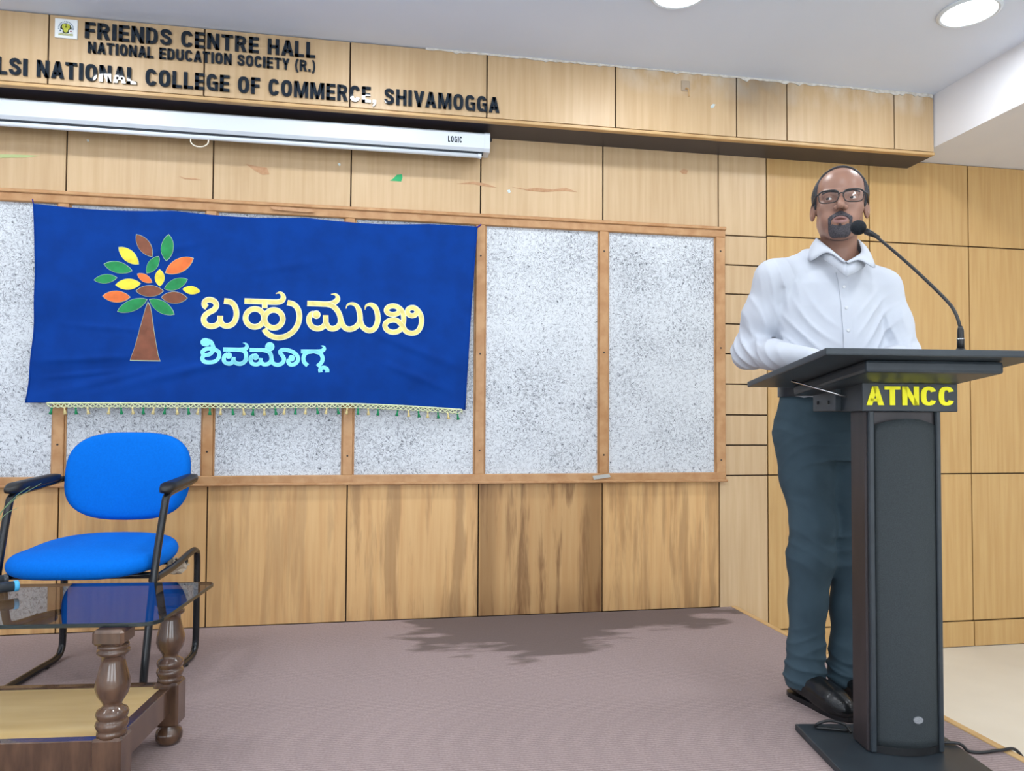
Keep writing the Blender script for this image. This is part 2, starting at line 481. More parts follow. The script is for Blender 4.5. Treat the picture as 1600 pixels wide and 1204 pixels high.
M_STAIN = stained_wood(); M_FASCIA = fascia_wood(); M_WOOL = woodwool(); M_CARPET = carpet()

# ------------------------------------------------------------------ room shell
X0, X1, YF = -2.6, 7.0, -7.5          # left wall, right wall, wall behind the viewer
ZC, ZL, ZS = 2.6, 2.33, -0.26         # stage ceiling, lower ceiling of the side passage, hall floor


def struct(o): return tag(o, kind='structure')


struct(tag(box('floor', (X0, YF, ZS - 0.1), (X1, 0.15, ZS), M_TILE), 'pale beige tiled hall floor below the stage'))
struct(tag(box('floor_stage', (X0, -2.45, ZS), (3.112, 0.0, 0.0), M_CARPET), 'low stage covered in mauve brown ribbed carpet'))
struct(tag(box('trim_1', (3.112, -2.45, ZS), (3.14, 0.0, 0.003), M_TRIM, bevel=0.002), 'light wooden nosing along the carpeted stage edge'))
wall = struct(tag(box('wall_back', (X0, 0.013, ZS), (X1, 0.15, ZC), M_GAP), 'back wall clad in light beech veneer panels'))
struct(tag(box('wall_left', (X0 - 0.12, YF, ZS), (X0, 0.15, ZC), M_WHITEWALL), 'white plaster side wall left of the stage'))
struct(tag(box('wall_right', (X1, YF, ZS), (X1 + 0.12, 0.15, ZC), M_WHITEWALL), 'white plaster side wall right of the passage'))
FILL_WINS = [(-1.6, 0.2), (1.0, 2.8), (3.6, 5.4)]              # unseen windows added behind the viewer to let in daylight fill
bm = bmesh.new(); WZ0, WZ1 = 0.65, 2.15
bm_box(bm, (X0, YF - 0.12, ZS), (X1, YF, WZ0)); bm_box(bm, (X0, YF - 0.12, WZ1), (X1, YF, ZC))
_e = [X0] + [v for w in FILL_WINS for v in w] + [X1]
for _a, _b in zip(_e[::2], _e[1::2]): bm_box(bm, (_a, YF - 0.12, WZ0), (_b, YF, WZ1))
struct(tag(bm_obj('wall_front', bm, M_WHITEWALL), 'white plaster wall with added fill windows at the far end of the hall'))
M_PANE = bpy.data.materials.new('fill_window_glass'); M_PANE.use_nodes = True
_nt = M_PANE.node_tree; _nt.nodes.remove(_nt.nodes['Principled BSDF'])
_tb = node(_nt, 'ShaderNodeBsdfTransparent'); _gb = node(_nt, 'ShaderNodeBsdfGlossy'); _gb.inputs['Roughness'].default_value = 0.02
_mx = node(_nt, 'ShaderNodeMixShader'); _mx.inputs[0].default_value = 0.08
_nt.links.new(_tb.outputs[0], _mx.inputs[1]); _nt.links.new(_gb.outputs[0], _mx.inputs[2])
_nt.links.new(_mx.outputs[0], _nt.nodes['Material Output'].inputs['Surface'])
for _i, (_a, _b) in enumerate(FILL_WINS):
    w = struct(tag(empty('fill_window_%d' % (_i + 1), ((_a + _b) / 2, YF - 0.06, WZ0)), 'added unseen white framed window behind the viewer'))
    hw_, hh_ = (_b - _a) / 2, WZ1 - WZ0
    for lo, hi in (((-hw_, -.03, 0), (-hw_ + .05, .03, hh_)), ((hw_ - .05, -.03, 0), (hw_, .03, hh_)), ((-hw_ + .05, -.03, 0), (hw_ - .05, .03, .05)), ((-hw_ + .05, -.03, hh_ - .05), (hw_ - .05, .03, hh_)), ((-.025, -.03, .05), (.025, .03, hh_ - .05))):
        box('fill_window_frame', lo, hi, M_WHITEWALL, w)
    for lo, hi in ((-hw_ + .05, -.025), (.025, hw_ - .05)):
        mesh_obj('pane', [(lo, 0, .05), (hi, 0, .05), (hi, 0, hh_ - .05), (lo, 0, hh_ - .05)], [(0, 1, 2, 3)], M_PANE, w)
    ld = bpy.data.lights.new('fill_window_portal', 'AREA'); ld.shape = 'RECTANGLE'; ld.size = _b - _a; ld.size_y = hh_; ld.cycles.is_portal = True
    lo_ = bpy.data.objects.new('fill_window_portal', ld); link(lo_, w); lo_.location = (0, -.08, hh_ / 2); lo_.rotation_euler = (math.radians(90), 0, 0)
struct(tag(box('ceiling', (X0, YF, ZC), (4.13, 0.15, ZC + 0.1), M_CEIL), 'grey white painted ceiling above the stage'))
struct(tag(box('ceiling_lower', (4.13, YF, ZL), (X1, 0.013, ZC + 0.1), M_WHITEWALL), 'lower white boxed ceiling over the side passage'))

GAP = 0.0032
_pan_cache = {}


def panel(x0, x1, z0, z1, mat, y=0.0, name='panel', parent=None, th=0.011):
    """one veneer panel; equal sizes share their mesh"""
    w, h = round(x1 - x0 - 2 * GAP, 4), round(z1 - z0 - 2 * GAP, 4)
    key = (w, h, mat.name, th)
    if key not in _pan_cache:
        bm = bmesh.new(); bm_box(bm, (-w / 2, 0, -h / 2), (w / 2, th, h / 2), bevel=0.0012)
        me = bpy.data.meshes.new(name); bm.to_mesh(me); bm.free(); me.materials.append(mat); _pan_cache[key] = me
    o = bpy.data.objects.new(name, _pan_cache[key]); link(o, parent if parent is not None else wall)
    o.location = ((x0 + x1) / 2, y, (z0 + z1) / 2)
    return o


cols_l = [0.61 * k for k in range(-4, 6)]                       # ... 0 ... 3.05
cols_l = [X0] + [x for x in cols_l if x > X0 + 0.05]
for a, b_ in zip(cols_l[:-1], cols_l[1:]):
    panel(a, b_, 0.0, 0.64, M_STAIN)
    panel(a, b_, 1.905, ZC, M_WOOD)
rows = [-0.125, 0.657, 0.81, 0.963, 1.119, 1.273, 1.425, 1.578, 1.727, 1.878, ZC]
for a, b_ in zip(rows[:-1], rows[1:]):
    panel(3.05, 3.315, a, b_, M_WOOD)
cols_r = [3.315, 3.902, 4.497, 5.09, 5.69, 6.29, X1]
for i, (a, b_) in enumerate(zip(cols_r[:-1], cols_r[1:])):
    top = ZC if b_ < 4.0 else ZL
    for z0, z1 in ((-0.125, 0.657), (0.657, 1.885), (1.885, top)):
        panel(a, b_, z0, z1, M_WOODR)
bb = struct(tag(empty('baseboard_back'), 'wooden base strip under the panels beside the stage'))
for a, b_ in zip([3.14] + cols_r[1:-1], cols_r[1:]):
    panel(a, b_, ZS, -0.125, M_WOODR, y=-0.006, name='base_strip', parent=bb, th=0.018)

# fascia: a veneered pelmet hung 0.2 m in front of the wall, open underneath
fascia = tag(empty('fascia', (0, -0.2, 2.29)), 'veneered pelmet board carrying the hall name under the ceiling', 'pelmet')


def child_box(name, lo, hi, mat, parent, **k):
    """box given in world coordinates under an unrotated parent"""
    p = np.array(parent.location)
    return box(name, np.array(lo) - p, np.array(hi) - p, mat, parent, **k)


child_box('backing', (X0, -0.188, 2.292), (4.128, -0.172, ZC), M_GAP, fascia)
fx = cols_l + [3.315, 3.902, 4.128]
for a, b_ in zip(fx[:-1], fx[1:]):
    o = panel(a, b_, 2.302, ZC - 0.001, M_FASCIA, y=-0.2, parent=fascia)
    o.location = Vector(o.location) - Vector(fascia.location)
child_box('edge_strip', (X0, -0.203, 2.287), (4.128, -0.172, 2.3015), M_TRIM, fascia, bevel=0.002)

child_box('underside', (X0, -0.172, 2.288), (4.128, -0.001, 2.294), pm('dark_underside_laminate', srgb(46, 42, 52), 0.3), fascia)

# ragged filler bead where pelmet meets ceiling
V, Fc = [], []
xs_ = np.linspace(1.55, 4.12, 150)
for i, x in enumerate(xs_):
    h = 0.006 + 0.006 * random.random() + (0.012 * random.random() if x > 3.75 or random.random() > 0.93 else 0)
    V += [(x, -0.201, 2.5995), (x, -0.2045, 2.5995), (x, -0.2045, 2.5995 - h), (x, -0.201, 2.5995 - h)]
for i in range(len(xs_) - 1):
    a = 4 * i; b_ = a + 4
    for k in range(4):
        l = (k + 1) % 4
        Fc.append((a + k, a + l, b_ + l, b_ + k))
struct(tag(mesh_obj('trim_2', V, Fc, M_PLASTER), 'ragged white filler bead between pelmet and ceiling'))

# ------------------------------------------------------------------ ceiling lights


def ring_obj(name, prof, mat, parent, seg=40):
    V, Fc = [], []; n = len(prof)
    for k in range(seg):
        a = 2 * math.pi * k / seg
        V += [(r * math.cos(a), r * math.sin(a), z) for r, z in prof]
    for k in range(seg):
        l = (k + 1) % seg
        for i in range(n):
            j = (i + 1) % n
            Fc.append((k * n + i, k * n + j, l * n + j, l * n + i))
    return mesh_obj(name, V, Fc, mat, parent)


def ceiling_light(x, y, z, label):
    e = empty('ceiling_light', (x, y, z), 0, label, 'light', 'round ceiling lights')
    ring_obj('rim', [(0.100, -0.001), (0.118, -0.001), (0.118, -0.006), (0.108, -0.012), (0.100, -0.010)], M_WHITEMETAL, e, seg=40)
    lathe('diffuser', [(0.0005, -0.0085), (0.0995, -0.0085), (0.0995, -0.0015), (0.0005, -0.0015)], M_LAMP, e, seg=40)
    ld = bpy.data.lights.new('lamp_light', 'AREA'); ld.shape = 'DISK'; ld.size = 0.2; ld.energy = LAMP_W; ld.color = LAMP_COL
    lo = bpy.data.objects.new('lamp_light', ld); link(lo, e); lo.location = (0, 0, -0.014)
    return e


ROWN = {0: 'above the stage', 1: 'over the front of the stage', 2: 'in the middle of the hall', 3: 'near the added hall windows'}
COLN = ['fifth', 'fourth', 'third', 'second', 'first']
for i, (x, y, z) in enumerate(LAMPS):
    if i == 4: lab = 'round lit ceiling light nearest the boxed lower ceiling'
    elif i == 3: lab = 'round lit ceiling light cut off by the top of the picture'
    elif i < 20: lab = 'round lit ceiling light %s, %s from the side passage' % (ROWN[i // 5], COLN[i % 5])
    else: lab = 'round lit ceiling light in the lower passage ceiling, %s from the panelled wall' % COLN[::-1][i - 20]
    ceiling_light(x, y, z, lab)
# ------------------------------------------------------------------ notice board
nb = tag(empty('notice_board', (1.5, 0, 0.63)), 'long wood framed notice board of white wood wool panels', 'notice board')
ZB0, ZB1 = 0.674, 1.859
mull = [0.61 * k for k in range(-4, 6)]
for a, b_ in zip([X0 + 0.03] + mull[1:-1], mull[1:]):
    o = child_box('board_panel', (a + 0.022, -0.006, ZB0), (b_ - 0.022, 0.012, ZB1), M_WOOL, nb)
for i, x in enumerate(mull[1:]):
    w = 0.0225
    x0, x1 = (x - w, x + w) if i < len(mull) - 2 else (3.027, 3.076)
    child_box('mullion', (x0, -0.022, ZB0 - 0.002), (x1, 0.0, ZB1 + 0.002), M_FRAME, nb, bevel=0.003)
    child_box('mullion_bead', (x0 - 0.007, -0.013, ZB0), (x0, 0.0, ZB1), M_FRAME, nb, bevel=0.002)
    if i < len(mull) - 2:
        child_box('mullion_bead', (x1, -0.013, ZB0), (x1 + 0.007, 0.0, ZB1), M_FRAME, nb, bevel=0.002)
child_box('top_rail', (X0 + 0.03, -0.024, ZB1), (3.077, 0.0, 1.908), M_FRAME, nb, bevel=0.004)
child_box('top_bead', (X0 + 0.03, -0.032, 1.896), (3.079, 0.0, 1.912), M_FRAME, nb, bevel=0.003)
child_box('bottom_rail', (X0 + 0.03, -0.024, 0.632), (3.077, 0.0, ZB0), M_FRAME, nb, bevel=0.004)
child_box('bottom_bead', (X0 + 0.03, -0.030, 0.628), (3.084, 0.0, 0.640), M_FRAME, nb, bevel=0.003)
M_SCREW = pm('dark_screw', srgb(60, 48, 40), 0.5)
for x in mull[4:]:
    for z in (0.78, 1.25, 1.76):
        V, Fc = lathe_data([(0.0045, 0.0), (0.0045, 0.0015), (0.002, 0.002)], 10)
        dz = random.uniform(-.05, .05)
        V = [(v[0] + (x if x < 3 else 3.05) - 1.5, -0.0225 - v[2], v[1] + z + dz - 0.63) for v in V]
        mesh_obj('screw', V, [f[::-1] for f in Fc], M_SCREW, nb)

# scraps of tape and paint left on the wall panels


def decal(name, pts, mat, y, label, cat, th=0.0012):
    """thin flake outlined by picture measurements on the plane y"""
    w = [on_y(px, py, y) for px, py in pts]
    c = np.mean(w, axis=0)
    n = len(w)
    V = [p - c for p in w] + [p - c + np.array([0, th, 0]) for p in w]
    Fc = [tuple(range(n)), tuple(range(n, 2 * n))[::-1]] + [(i, n + i, n + (i + 1) % n, (i + 1) % n) for i in range(n)]
    o = mesh_obj(name, V, Fc, mat, None); o.location = c
    bm = bmesh.new(); bm.from_mesh(o.data); bmesh.ops.recalc_face_normals(bm, faces=bm.faces); bm.to_mesh(o.data); bm.free()
    return tag(o, label, cat)


decal('tape_scrap', [(609, 282), (614, 279), (620, 273), (628, 272), (629, 277), (627, 283.5)], pm('green_tape', srgb(20, 160, 95), 0.5), -0.0013, 'torn green tape scrap on the wall above the banner', 'tape scrap')
M_PEELB = pm('bare_brown_patch', srgb(190, 150, 114), 0.8, srgb(178, 136, 100), scale=60)
decal('peeled_patch', [(384, 256), (398, 259), (417, 262), (421, 272), (410, 273), (401, 268), (392, 262)], M_PEELB, -0.0013, 'brown peeled patch on the wall above the banner', 'wall mark')
decal('peeled_patch', [(279, 275), (290, 278), (305, 278.5), (315, 281), (300, 280.5), (288, 279.5)], M_PEELB, -0.0013, 'thin brown scratch on the wall under the screen handle', 'wall mark')
decal('peeled_patch', [(714, 287), (740, 283.5), (760, 287), (776, 293), (758, 291), (738, 287.5)], M_PEELB, -0.0013, 'long brown peeled streak crossing a joint right of the green tape', 'wall mark')
decal('peeled_patch', [(800, 292), (822, 295), (840, 293), (862, 296), (884, 293), (902, 300), (880, 298), (850, 300), (826, 298)], M_PEELB, -0.0013, 'ragged brown glue streak on the wall right of the screen', 'wall mark')
decal('peeled_patch', [(422, 322), (450, 323.5), (488, 327), (491, 332), (455, 330), (427, 327)], M_PEELB, -0.0335, 'reddish bare patch on the top rail above the banner', 'wall mark')
decal('paint_smear', [(0, 241), (30, 241.5), (62, 243), (40, 246), (0, 246.5)], pm('faded_green_paint', srgb(170, 185, 130), 0.7), -0.0013, 'faded green paint smear on the wall at far left', 'wall mark')
decal('peeled_patch', [(1062, 267), (1068, 264), (1075, 266), (1073, 272), (1066, 271)], M_PEELB, -0.0013, 'small brown spot on the wall under the right part of the pelmet', 'wall mark')
decal('tape_strip', [(926, 743), (952, 740), (954, 745), (928, 749)], pm('grey_tape', srgb(178, 178, 172), 0.6), -0.0315, 'grey tape strip on the bottom rail of the notice board', 'tape scrap')
for i, (px, py, s, lab) in enumerate([(137, 219.5, 2.2, 'left of the screen pull handle'), (530, 257, 2.4, 'above the middle of the banner'), (795, 299, 3.0, 'right of the screen end'), (1293, 380, 2.0, 'beside the speaker')]):
    decal('paint_chip', [(px - s, py - s * .6), (px + s * .5, py - s), (px + s, py + s * .3), (px, py + s)], M_PEEL, -0.0013, 'white paint chip on the wall ' + lab, 'wall mark')
decal('paint_chip', [(1110, 166), (1114, 162), (1118, 163), (1115, 168), (1111, 169)], M_PEEL, -0.2016, 'white paint chip on the pelmet right of the cable hole', 'wall mark')
# cable outlet on the pelmet
co = tag(empty('cable_outlet', tuple(on_y(1071, 136, -0.2))), 'grey cable outlet with a bent wire stub on the pelmet', 'cable outlet')
box('outlet_plate', (-0.022, -0.006, -0.022), (0.022, 0.0, 0.03), pm('outlet_grey', srgb(178, 160, 138), 0.6), co, bevel=0.003)
tube('wire_stub', catmull([(0.0, 0.0, -0.012), (0.0, -0.015, -0.012), (0.008, -0.019, -0.022), (0.012, -0.014, -0.05)], 6), 0.0035, pm('wire_tan', srgb(196, 160, 112), 0.6), co, seg=8)

# ------------------------------------------------------------------ lettering


def _arc(cx, cy, rx, ry, a0, a1, n=22, p=2.7):
    out = []
    for k in range(n + 1):
        a = math.radians(a0 + (a1 - a0) * k / n); c, s = math.cos(a), math.sin(a)
        out.append((cx + rx * math.copysign(abs(c) ** (2 / p), c), cy + ry * math.copysign(abs(s) ** (2 / p), s)))
    return out


def _r(x0, y0, x1, y1): return ('q', [(x0, y0), (x1, y0), (x1, y1), (x0, y1)])


_ST = ('q', [(0, 0), (.19, 0), (.19, 1), (0, 1)])
GLYPHS = {
    'A': (.62, [('q', [(0, 0), (.2, 0), (.40, 1), (.21, 1)]), ('q', [(.42, 0), (.62, 0), (.41, 1), (.22, 1)]), _r(.14, .2, .48, .36)]),
    'C': (.56, [('s', _arc(.28, .5, .183, .41, 28, 332), .19)]),
    'D': (.56, [_ST, ('s', [(.1, .91), (.26, .91), (.38, .87), (.445, .76), (.465, .5), (.445, .24), (.38, .13), (.26, .09), (.1, .09)], .185)]),
    'E': (.49, [_ST, _r(0, 0, .49, .17), _r(0, .42, .46, .585), _r(0, .83, .49, 1)]),
    'F': (.47, [_ST, _r(0, .41, .44, .575), _r(0, .83, .47, 1)]),
    'G': (.58, [('s', _arc(.28, .5, .183, .41, 30, 300), .19), _r(.31, .40, .58, .55), _r(.42, 0, .58, .5)]),
    'H': (.58, [_ST, _r(.39, 0, .58, 1), _r(.1, .42, .5, .59)]),
    'I': (.2, [('q', [(0, 0), (.2, 0), (.2, 1), (0, 1)])]),
    'L': (.47, [_ST, _r(0, 0, .47, .17)]),
    'M': (.76, [_r(0, 0, .17, 1), _r(.59, 0, .76, 1), ('q', [(0, 1), (.24, 1), (.46, 0), (.31, 0)]), ('q', [(.52, 1), (.76, 1), (.45, 0), (.30, 0)])]),
    'N': (.59, [_r(0, 0, .18, 1), _r(.41, 0, .59, 1), ('q', [(0, 1), (.2, 1), (.59, 0), (.39, 0)])]),
    'O': (.58, [('s', _arc(.29, .5, .192, .41, 0, 360, 36), .19)]),
    'R': (.58, [_ST, ('s', [(.1, .91), (.28, .91), (.40, .88), (.45, .8), (.46, .71), (.44, .61), (.38, .54), (.28, .51), (.1, .51)], .175), ('q', [(.22, .5), (.42, .5), (.58, 0), (.37, 0)])]),
    'S': (.56, [('s', [(.465, .70), (.45, .80), (.39, .88), (.28, .91), (.17, .88), (.105, .80), (.105, .70), (.17, .60), (.28, .53), (.40, .45), (.465, .35), (.46, .22), (.39, .12), (.28, .09), (.17, .12), (.10, .21), (.09, .32)], .185)]),
    'T': (.56, [_r(0, .83, .56, 1), _r(.185, 0, .375, 1)]),
    'U': (.58, [('s', [(.095, 1), (.095, .6), (.095, .3), (.13, .16), (.21, .10), (.29, .09), (.37, .10), (.45, .16), (.485, .3), (.485, .6), (.485, 1)], .19)]),
    'V': (.6, [('q', [(0, 1), (.2, 1), (.39, 0), (.21, 0)]), ('q', [(.4, 1), (.6, 1), (.39, 0), (.21, 0)])]),
    'Y': (.58, [('q', [(0, 1), (.21, 1), (.385, .38), (.195, .38)]), ('q', [(.37, 1), (.58, 1), (.385, .38), (.195, .38)]), _r(.195, 0, .385, .42)]),
    ',': (.19, [_r(0, 0, .19, .19), ('q', [(.08, 0), (.19, 0), (.09, -.2), (.0, -.2)])]),
    '.': (.19, [_r(0, 0, .19, .19)]),
    '(': (.28, [('s', [(.22, 1.05), (.12, .82), (.08, .45), (.12, .08), (.22, -.16)], .15)]),
    ')': (.28, [('s', [(.06, 1.05), (.16, .82), (.20, .45), (.16, .08), (.06, -.16)], .15)]),
}


def glyph_solids(ch, fat):
    """list of flat convex outlines (unit cap height) that make up one condensed bold letter"""
    w, items = GLYPHS[ch]; out = []
    for it in items:
        if it[0] == 'q': out.append(it[1]); continue
        P = [np.array(p) for p in it[1]]; hw = it[2] / 2 * fat; n = len(P)
        closed = np.hypot(*(P[0] - P[-1])) < 1e-6
        L = []
        for i in range(n):
            a = P[i - 1] if i > 0 else (P[-2] if closed else P[0]); b = P[i + 1] if i < n - 1 else (P[1] if closed else P[-1])
            t = (b - a) / (np.hypot(*(b - a)) + 1e-9); L.append((P[i] + hw * np.array((-t[1], t[0])), P[i] - hw * np.array((-t[1], t[0]))))
        for i in range(n - 1): out.append([L[i][1], L[i + 1][1], L[i + 1][0], L[i][0]])
    return w, out


def letters(text, p0, p1, height, parent, mats, depth=0.006, gap=0.09, space=0.32, white=None, fat=1.0):
    """Row of separate letters from p0 to p1 (baseline ends, in the parent's frame); fronts face right x up."""
    p0, p1 = Vector(p0), Vector(p1); right = (p1 - p0).normalized(); up = Vector((0, 0, 1)); out = right.cross(up)
    x = 0.0; items = []
    for i, ch in enumerate(text):
        if ch == ' ': x += space; continue
        w, polys = glyph_solids(ch, fat)
        if i and text[i - 1] + ch in ('LA', 'AT', 'TA', 'AV', 'VA', 'LT', 'TY', 'AL'): x -= 0.05
        items.append((i, polys, x)); x += w + gap
    sx = (p1 - p0).length / (x - gap)
    for i, polys, xo in items:
        V, Fc = [], []
        for q in polys:
            b = len(V); n = len(q)
            for dd in (depth, 0.0):
                V += [right * (u[0] * sx) + up * (u[1] * height) + out * dd for u in q]
            Fc.append(tuple(b + k for k in range(n))); Fc.append(tuple(b + n + k for k in range(n))[::-1])
            Fc += [(b + k, b + n + k, b + n + (k + 1) % n, b + (k + 1) % n) for k in range(n)]
        o = mesh_obj('letter', V, Fc, mats, parent); o.location = p0 + right * (xo * sx)
        bm = bmesh.new(); bm.from_mesh(o.data)
        if white and i in white:
            co = up * (white[i] * height); no = (up - right * 0.2).normalized()
            bmesh.ops.bisect_plane(bm, geom=bm.verts[:] + bm.edges[:] + bm.faces[:], plane_co=co, plane_no=no, dist=1e-6)
            for f in bm.faces:
                if (f.calc_center_median() - co).dot(no) < 0: f.material_index = 1
        bmesh.ops.recalc_face_normals(bm, faces=bm.faces)
        bm.to_mesh(o.data); bm.free()


def wall_line(text, a, b, hpx, label, white=None, gap=0.1, space=0.34):
    pa, pb = on_y(*a, -0.201), on_y(*b, -0.201)
    z = (pa[2] + pb[2]) / 2
    h = on_y(a[0], a[1] - hpx, -0.201)[2] - pa[2]
    e = tag(empty('wall_lettering', (pa[0], -0.201, z)), label, 'lettering')
    letters(text, (0, 0, 0), (pb[0] - pa[0], 0, 0), h, e, [M_LETTER, M_PEEL], depth=0.008, gap=gap, space=space, white=white)


wall_line('FRIENDS CENTRE HALL', (133.5, 61), (493, 91), 25, 'large black raised letters naming the hall, top row on the pelmet')
wall_line('NATIONAL EDUCATION SOCIETY (R.)', (138, 84), (493, 112.5), 17.5, 'small black raised letters, middle row of three on the pelmet')
wall_line('LSI NATIONAL COLLEGE OF COMMERCE, SHIVAMOGGA', (-4, 116), (780, 177), 26.5, 'long bottom row of black raised letters on the pelmet, cut off at left')

# emblem plaque
em = tag(empty('emblem_plaque', tuple(on_y(104.5, 46, -0.2))), 'small square white emblem plaque left of the hall name', 'plaque')
M_EMW = pm('plaque_white', srgb(232, 238, 240), 0.4)
box('plate', (-0.043, -0.008, -0.04), (0.043, 0.0, 0.04), M_EMW, em, bevel=0.001)


def disc(name, cx, cz, rx, rz, y0, y1, mat, parent, a0=0, a1=2 * math.pi, n=28):
    V = [(cx + rx * math.cos(a0 + (a1 - a0) * k / n), y1, cz + rz * math.sin(a0 + (a1 - a0) * k / n)) for k in range(n + 1)]
    V = V + [(v[0], y0, v[2]) for v in V]; m = n + 1
    Fc = [tuple(range(m)), tuple(range(m, 2 * m))[::-1]] + [(i, m + i, m + (i + 1) % m, (i + 1) % m) for i in range(m)]
    return mesh_obj(name, V, Fc, mat, parent)


disc('crest_dark', 0, 0.0, 0.0215, 0.021, -0.0085, -0.0098, pm('crest_black', srgb(40, 50, 45), 0.5), em)
M_CRESTY = pm('crest_yellow', srgb(205, 210, 90), 0.5, srgb(170, 175, 40), scale=90)
disc('crest_yellow', -0.006, 0.006, 0.0085, 0.0115, -0.0098, -0.0108, M_CRESTY, em)
disc('crest_yellow', 0.007, 0.006, 0.0085, 0.0115, -0.0098, -0.0108, M_CRESTY, em)
disc('crest_yellow', 0.0, -0.008, 0.0085, 0.0105, -0.0098, -0.0112, M_CRESTY, em)
for sx, mm in ((-1, pm('crest_blue', srgb(70, 95, 125), 0.5)), (1, pm('crest_red', srgb(140, 80, 90), 0.5))):
    disc('crest_boss_ring', sx * 0.0195, -0.0125, 0.0085, 0.0075, -0.0098, -0.0112, M_EMW, em)
    disc('crest_boss', sx * 0.0195, -0.0125, 0.0035, 0.0035, -0.0112, -0.0118, mm, em)
M_RING = pm('crest_lettering', srgb(140, 155, 170), 0.6)
for k in range(17):
    a = math.radians(-8 + 196 * k / 16)
    bm = bmesh.new()
    bm_box(bm, (-0.0016, -0.0092, -0.0028), (0.0016, -0.008, 0.0028), mtx=Matrix.Translation((0.0275 * math.cos(a), 0, 0.0265 * math.sin(a) + 0.001)) @ Matrix.Rotation(-(a - math.pi / 2), 4, 'Y'))
    bm_obj('ring_mark', bm, M_RING, em)
box('crest_ribbon', (-0.027, -0.0105, -0.030), (0.027, -0.008, -0.0225), pm('ribbon_olive', srgb(150, 155, 95), 0.6, srgb(205, 210, 170), scale=300), em)

# ------------------------------------------------------------------ projector screen
ps = tag(empty('projector_screen', (0.0, -0.09, 2.16)), 'white roll-up projector screen casing hanging below the pelmet', 'projector screen')
prof = [(-0.120, 2.176), (-0.132, 2.189), (-0.132, 2.254), (-0.124, 2.262), (-0.05, 2.262), (-0.05, 2.176)]


def extrude_profile(name, prof, x0, x1, mat, parent, smooth=False):
    p = np.array(parent.location); n = len(prof)
    V = [np.array((x0, y, z)) - p for y, z in prof] + [np.array((x1, y, z)) - p for y, z in prof]
    Fc = [tuple(range(n)), tuple(range(n, 2 * n))[::-1]] + [(i, (i + 1) % n, n + (i + 1) % n, n + i) for i in range(n)]
    o = mesh_obj(name, V, Fc, mat, parent)
    bm = bmesh.new(); bm.from_mesh(o.data); bmesh.ops.recalc_face_normals(bm, faces=bm.faces); bm.to_mesh(o.data); bm.free()
    return o


sc_dx = float(on_y(757, 220, -0.132)[0])
extrude_profile('casing', prof, -2.0, sc_dx, M_WHITEMETAL, ps)
capo = extrude_profile('end_cap', [(y - (0.002 if y < -0.1 else -0.0), z + (0.002 if z > 2.24 else -0.002)) for y, z in prof], sc_dx, sc_dx + 0.026, M_WHITEMETAL, ps)
extrude_profile('end_cap', prof, -2.026, -2.0, M_WHITEMETAL, ps)
child_box('hook_bracket', (sc_dx + 0.026, -0.10, 2.236), (sc_dx + 0.040, -0.085, 2.254), M_BLACK, ps, bevel=0.003)
child_box('wall_bracket', (sc_dx - 0.03, -0.085, 2.256), (sc_dx + 0.03, -0.001, 2.266), M_WHITEMETAL, ps)
child_box('wall_bracket', (-1.98, -0.085, 2.256), (-1.92, -0.001, 2.266), M_WHITEMETAL, ps)
child_box('slot', (-1.99, -0.116, 2.164), (sc_dx - 0.004, -0.10, 2.1765), M_DARKGAP, ps)
child_box('rolled_fabric', (-1.99, -0.112, 2.156), (sc_dx - 0.02, -0.108, 2.17), M_DARKGAP, ps)
bx0 = float(on_y(748, 240, -0.11)[0])
tube('bottom_bar', [(-1.98 - 0, -0.11 + 0.09, 2.1585 - 2.16), (bx0, -0.11 + 0.09, 2.1585 - 2.16)], 0.0100, M_WHITEMETAL, ps, seg=16)
tube('bar_cap', [(bx0 - 0.004, -0.02, 2.1585 - 2.16), (bx0 + 0.012, -0.02, 2.1585 - 2.16)], 0.0112, M_WHITEMETAL, ps, seg=16)
hx = float(on_y(312, 215, -0.11)[0])
hnd = [(hx - 0.037, -0.11, 2.150), (hx - 0.035, -0.113, 2.132), (hx - 0.02, -0.115, 2.118), (hx, -0.115, 2.114), (hx + 0.02, -0.115, 2.118), (hx + 0.035, -0.113, 2.132), (hx + 0.037, -0.11, 2.150)]
tube('pull_handle', [np.array(q) - np.array((0, -0.09, 2.16)) for q in catmull(hnd, 5)], 0.0028, pm('ivory_plastic', srgb(232, 226, 208), 0.4), ps, seg=8)
la, lb = on_y(700, 221.5, -0.1325), on_y(722, 222.8, -0.1325)
letters('LOGIC', (la[0], -0.1322 + 0.09, (la[2] + lb[2]) / 2 - 2.16), (lb[0], -0.1322 + 0.09, (la[2] + lb[2]) / 2 - 2.16), 0.028, ps, [M_LETTER], depth=0.0008, gap=0.16)
# ------------------------------------------------------------------ banner
BY = -0.046
TL, TR, BL, BR = on_y(52, 318, BY), on_y(746, 354, BY), on_y(41, 629, BY), on_y(727, 640, BY)


CREASES = [(-.06, 1.02, .48, 1.17, .0042, .018), (.08, 1.015, .80, 1.21, .0036, .022), (-.07, 1.17, .34, 1.20, .0030, .014), (.02, 1.33, .42, 1.31, .0024, .012), (.30, 1.09, .95, 1.25, .0030, .016),
           (.20, 1.60, .62, 1.72, .0024, .016), (1.25, 1.36, 1.72, 1.18, .0030, .020), (1.35, 1.20, 1.70, 1.06, .0026, .018), (.75, 1.58, 1.15, 1.66, .0022, .018), (-.04, 1.10, .26, 1.135, .0028, .010)]


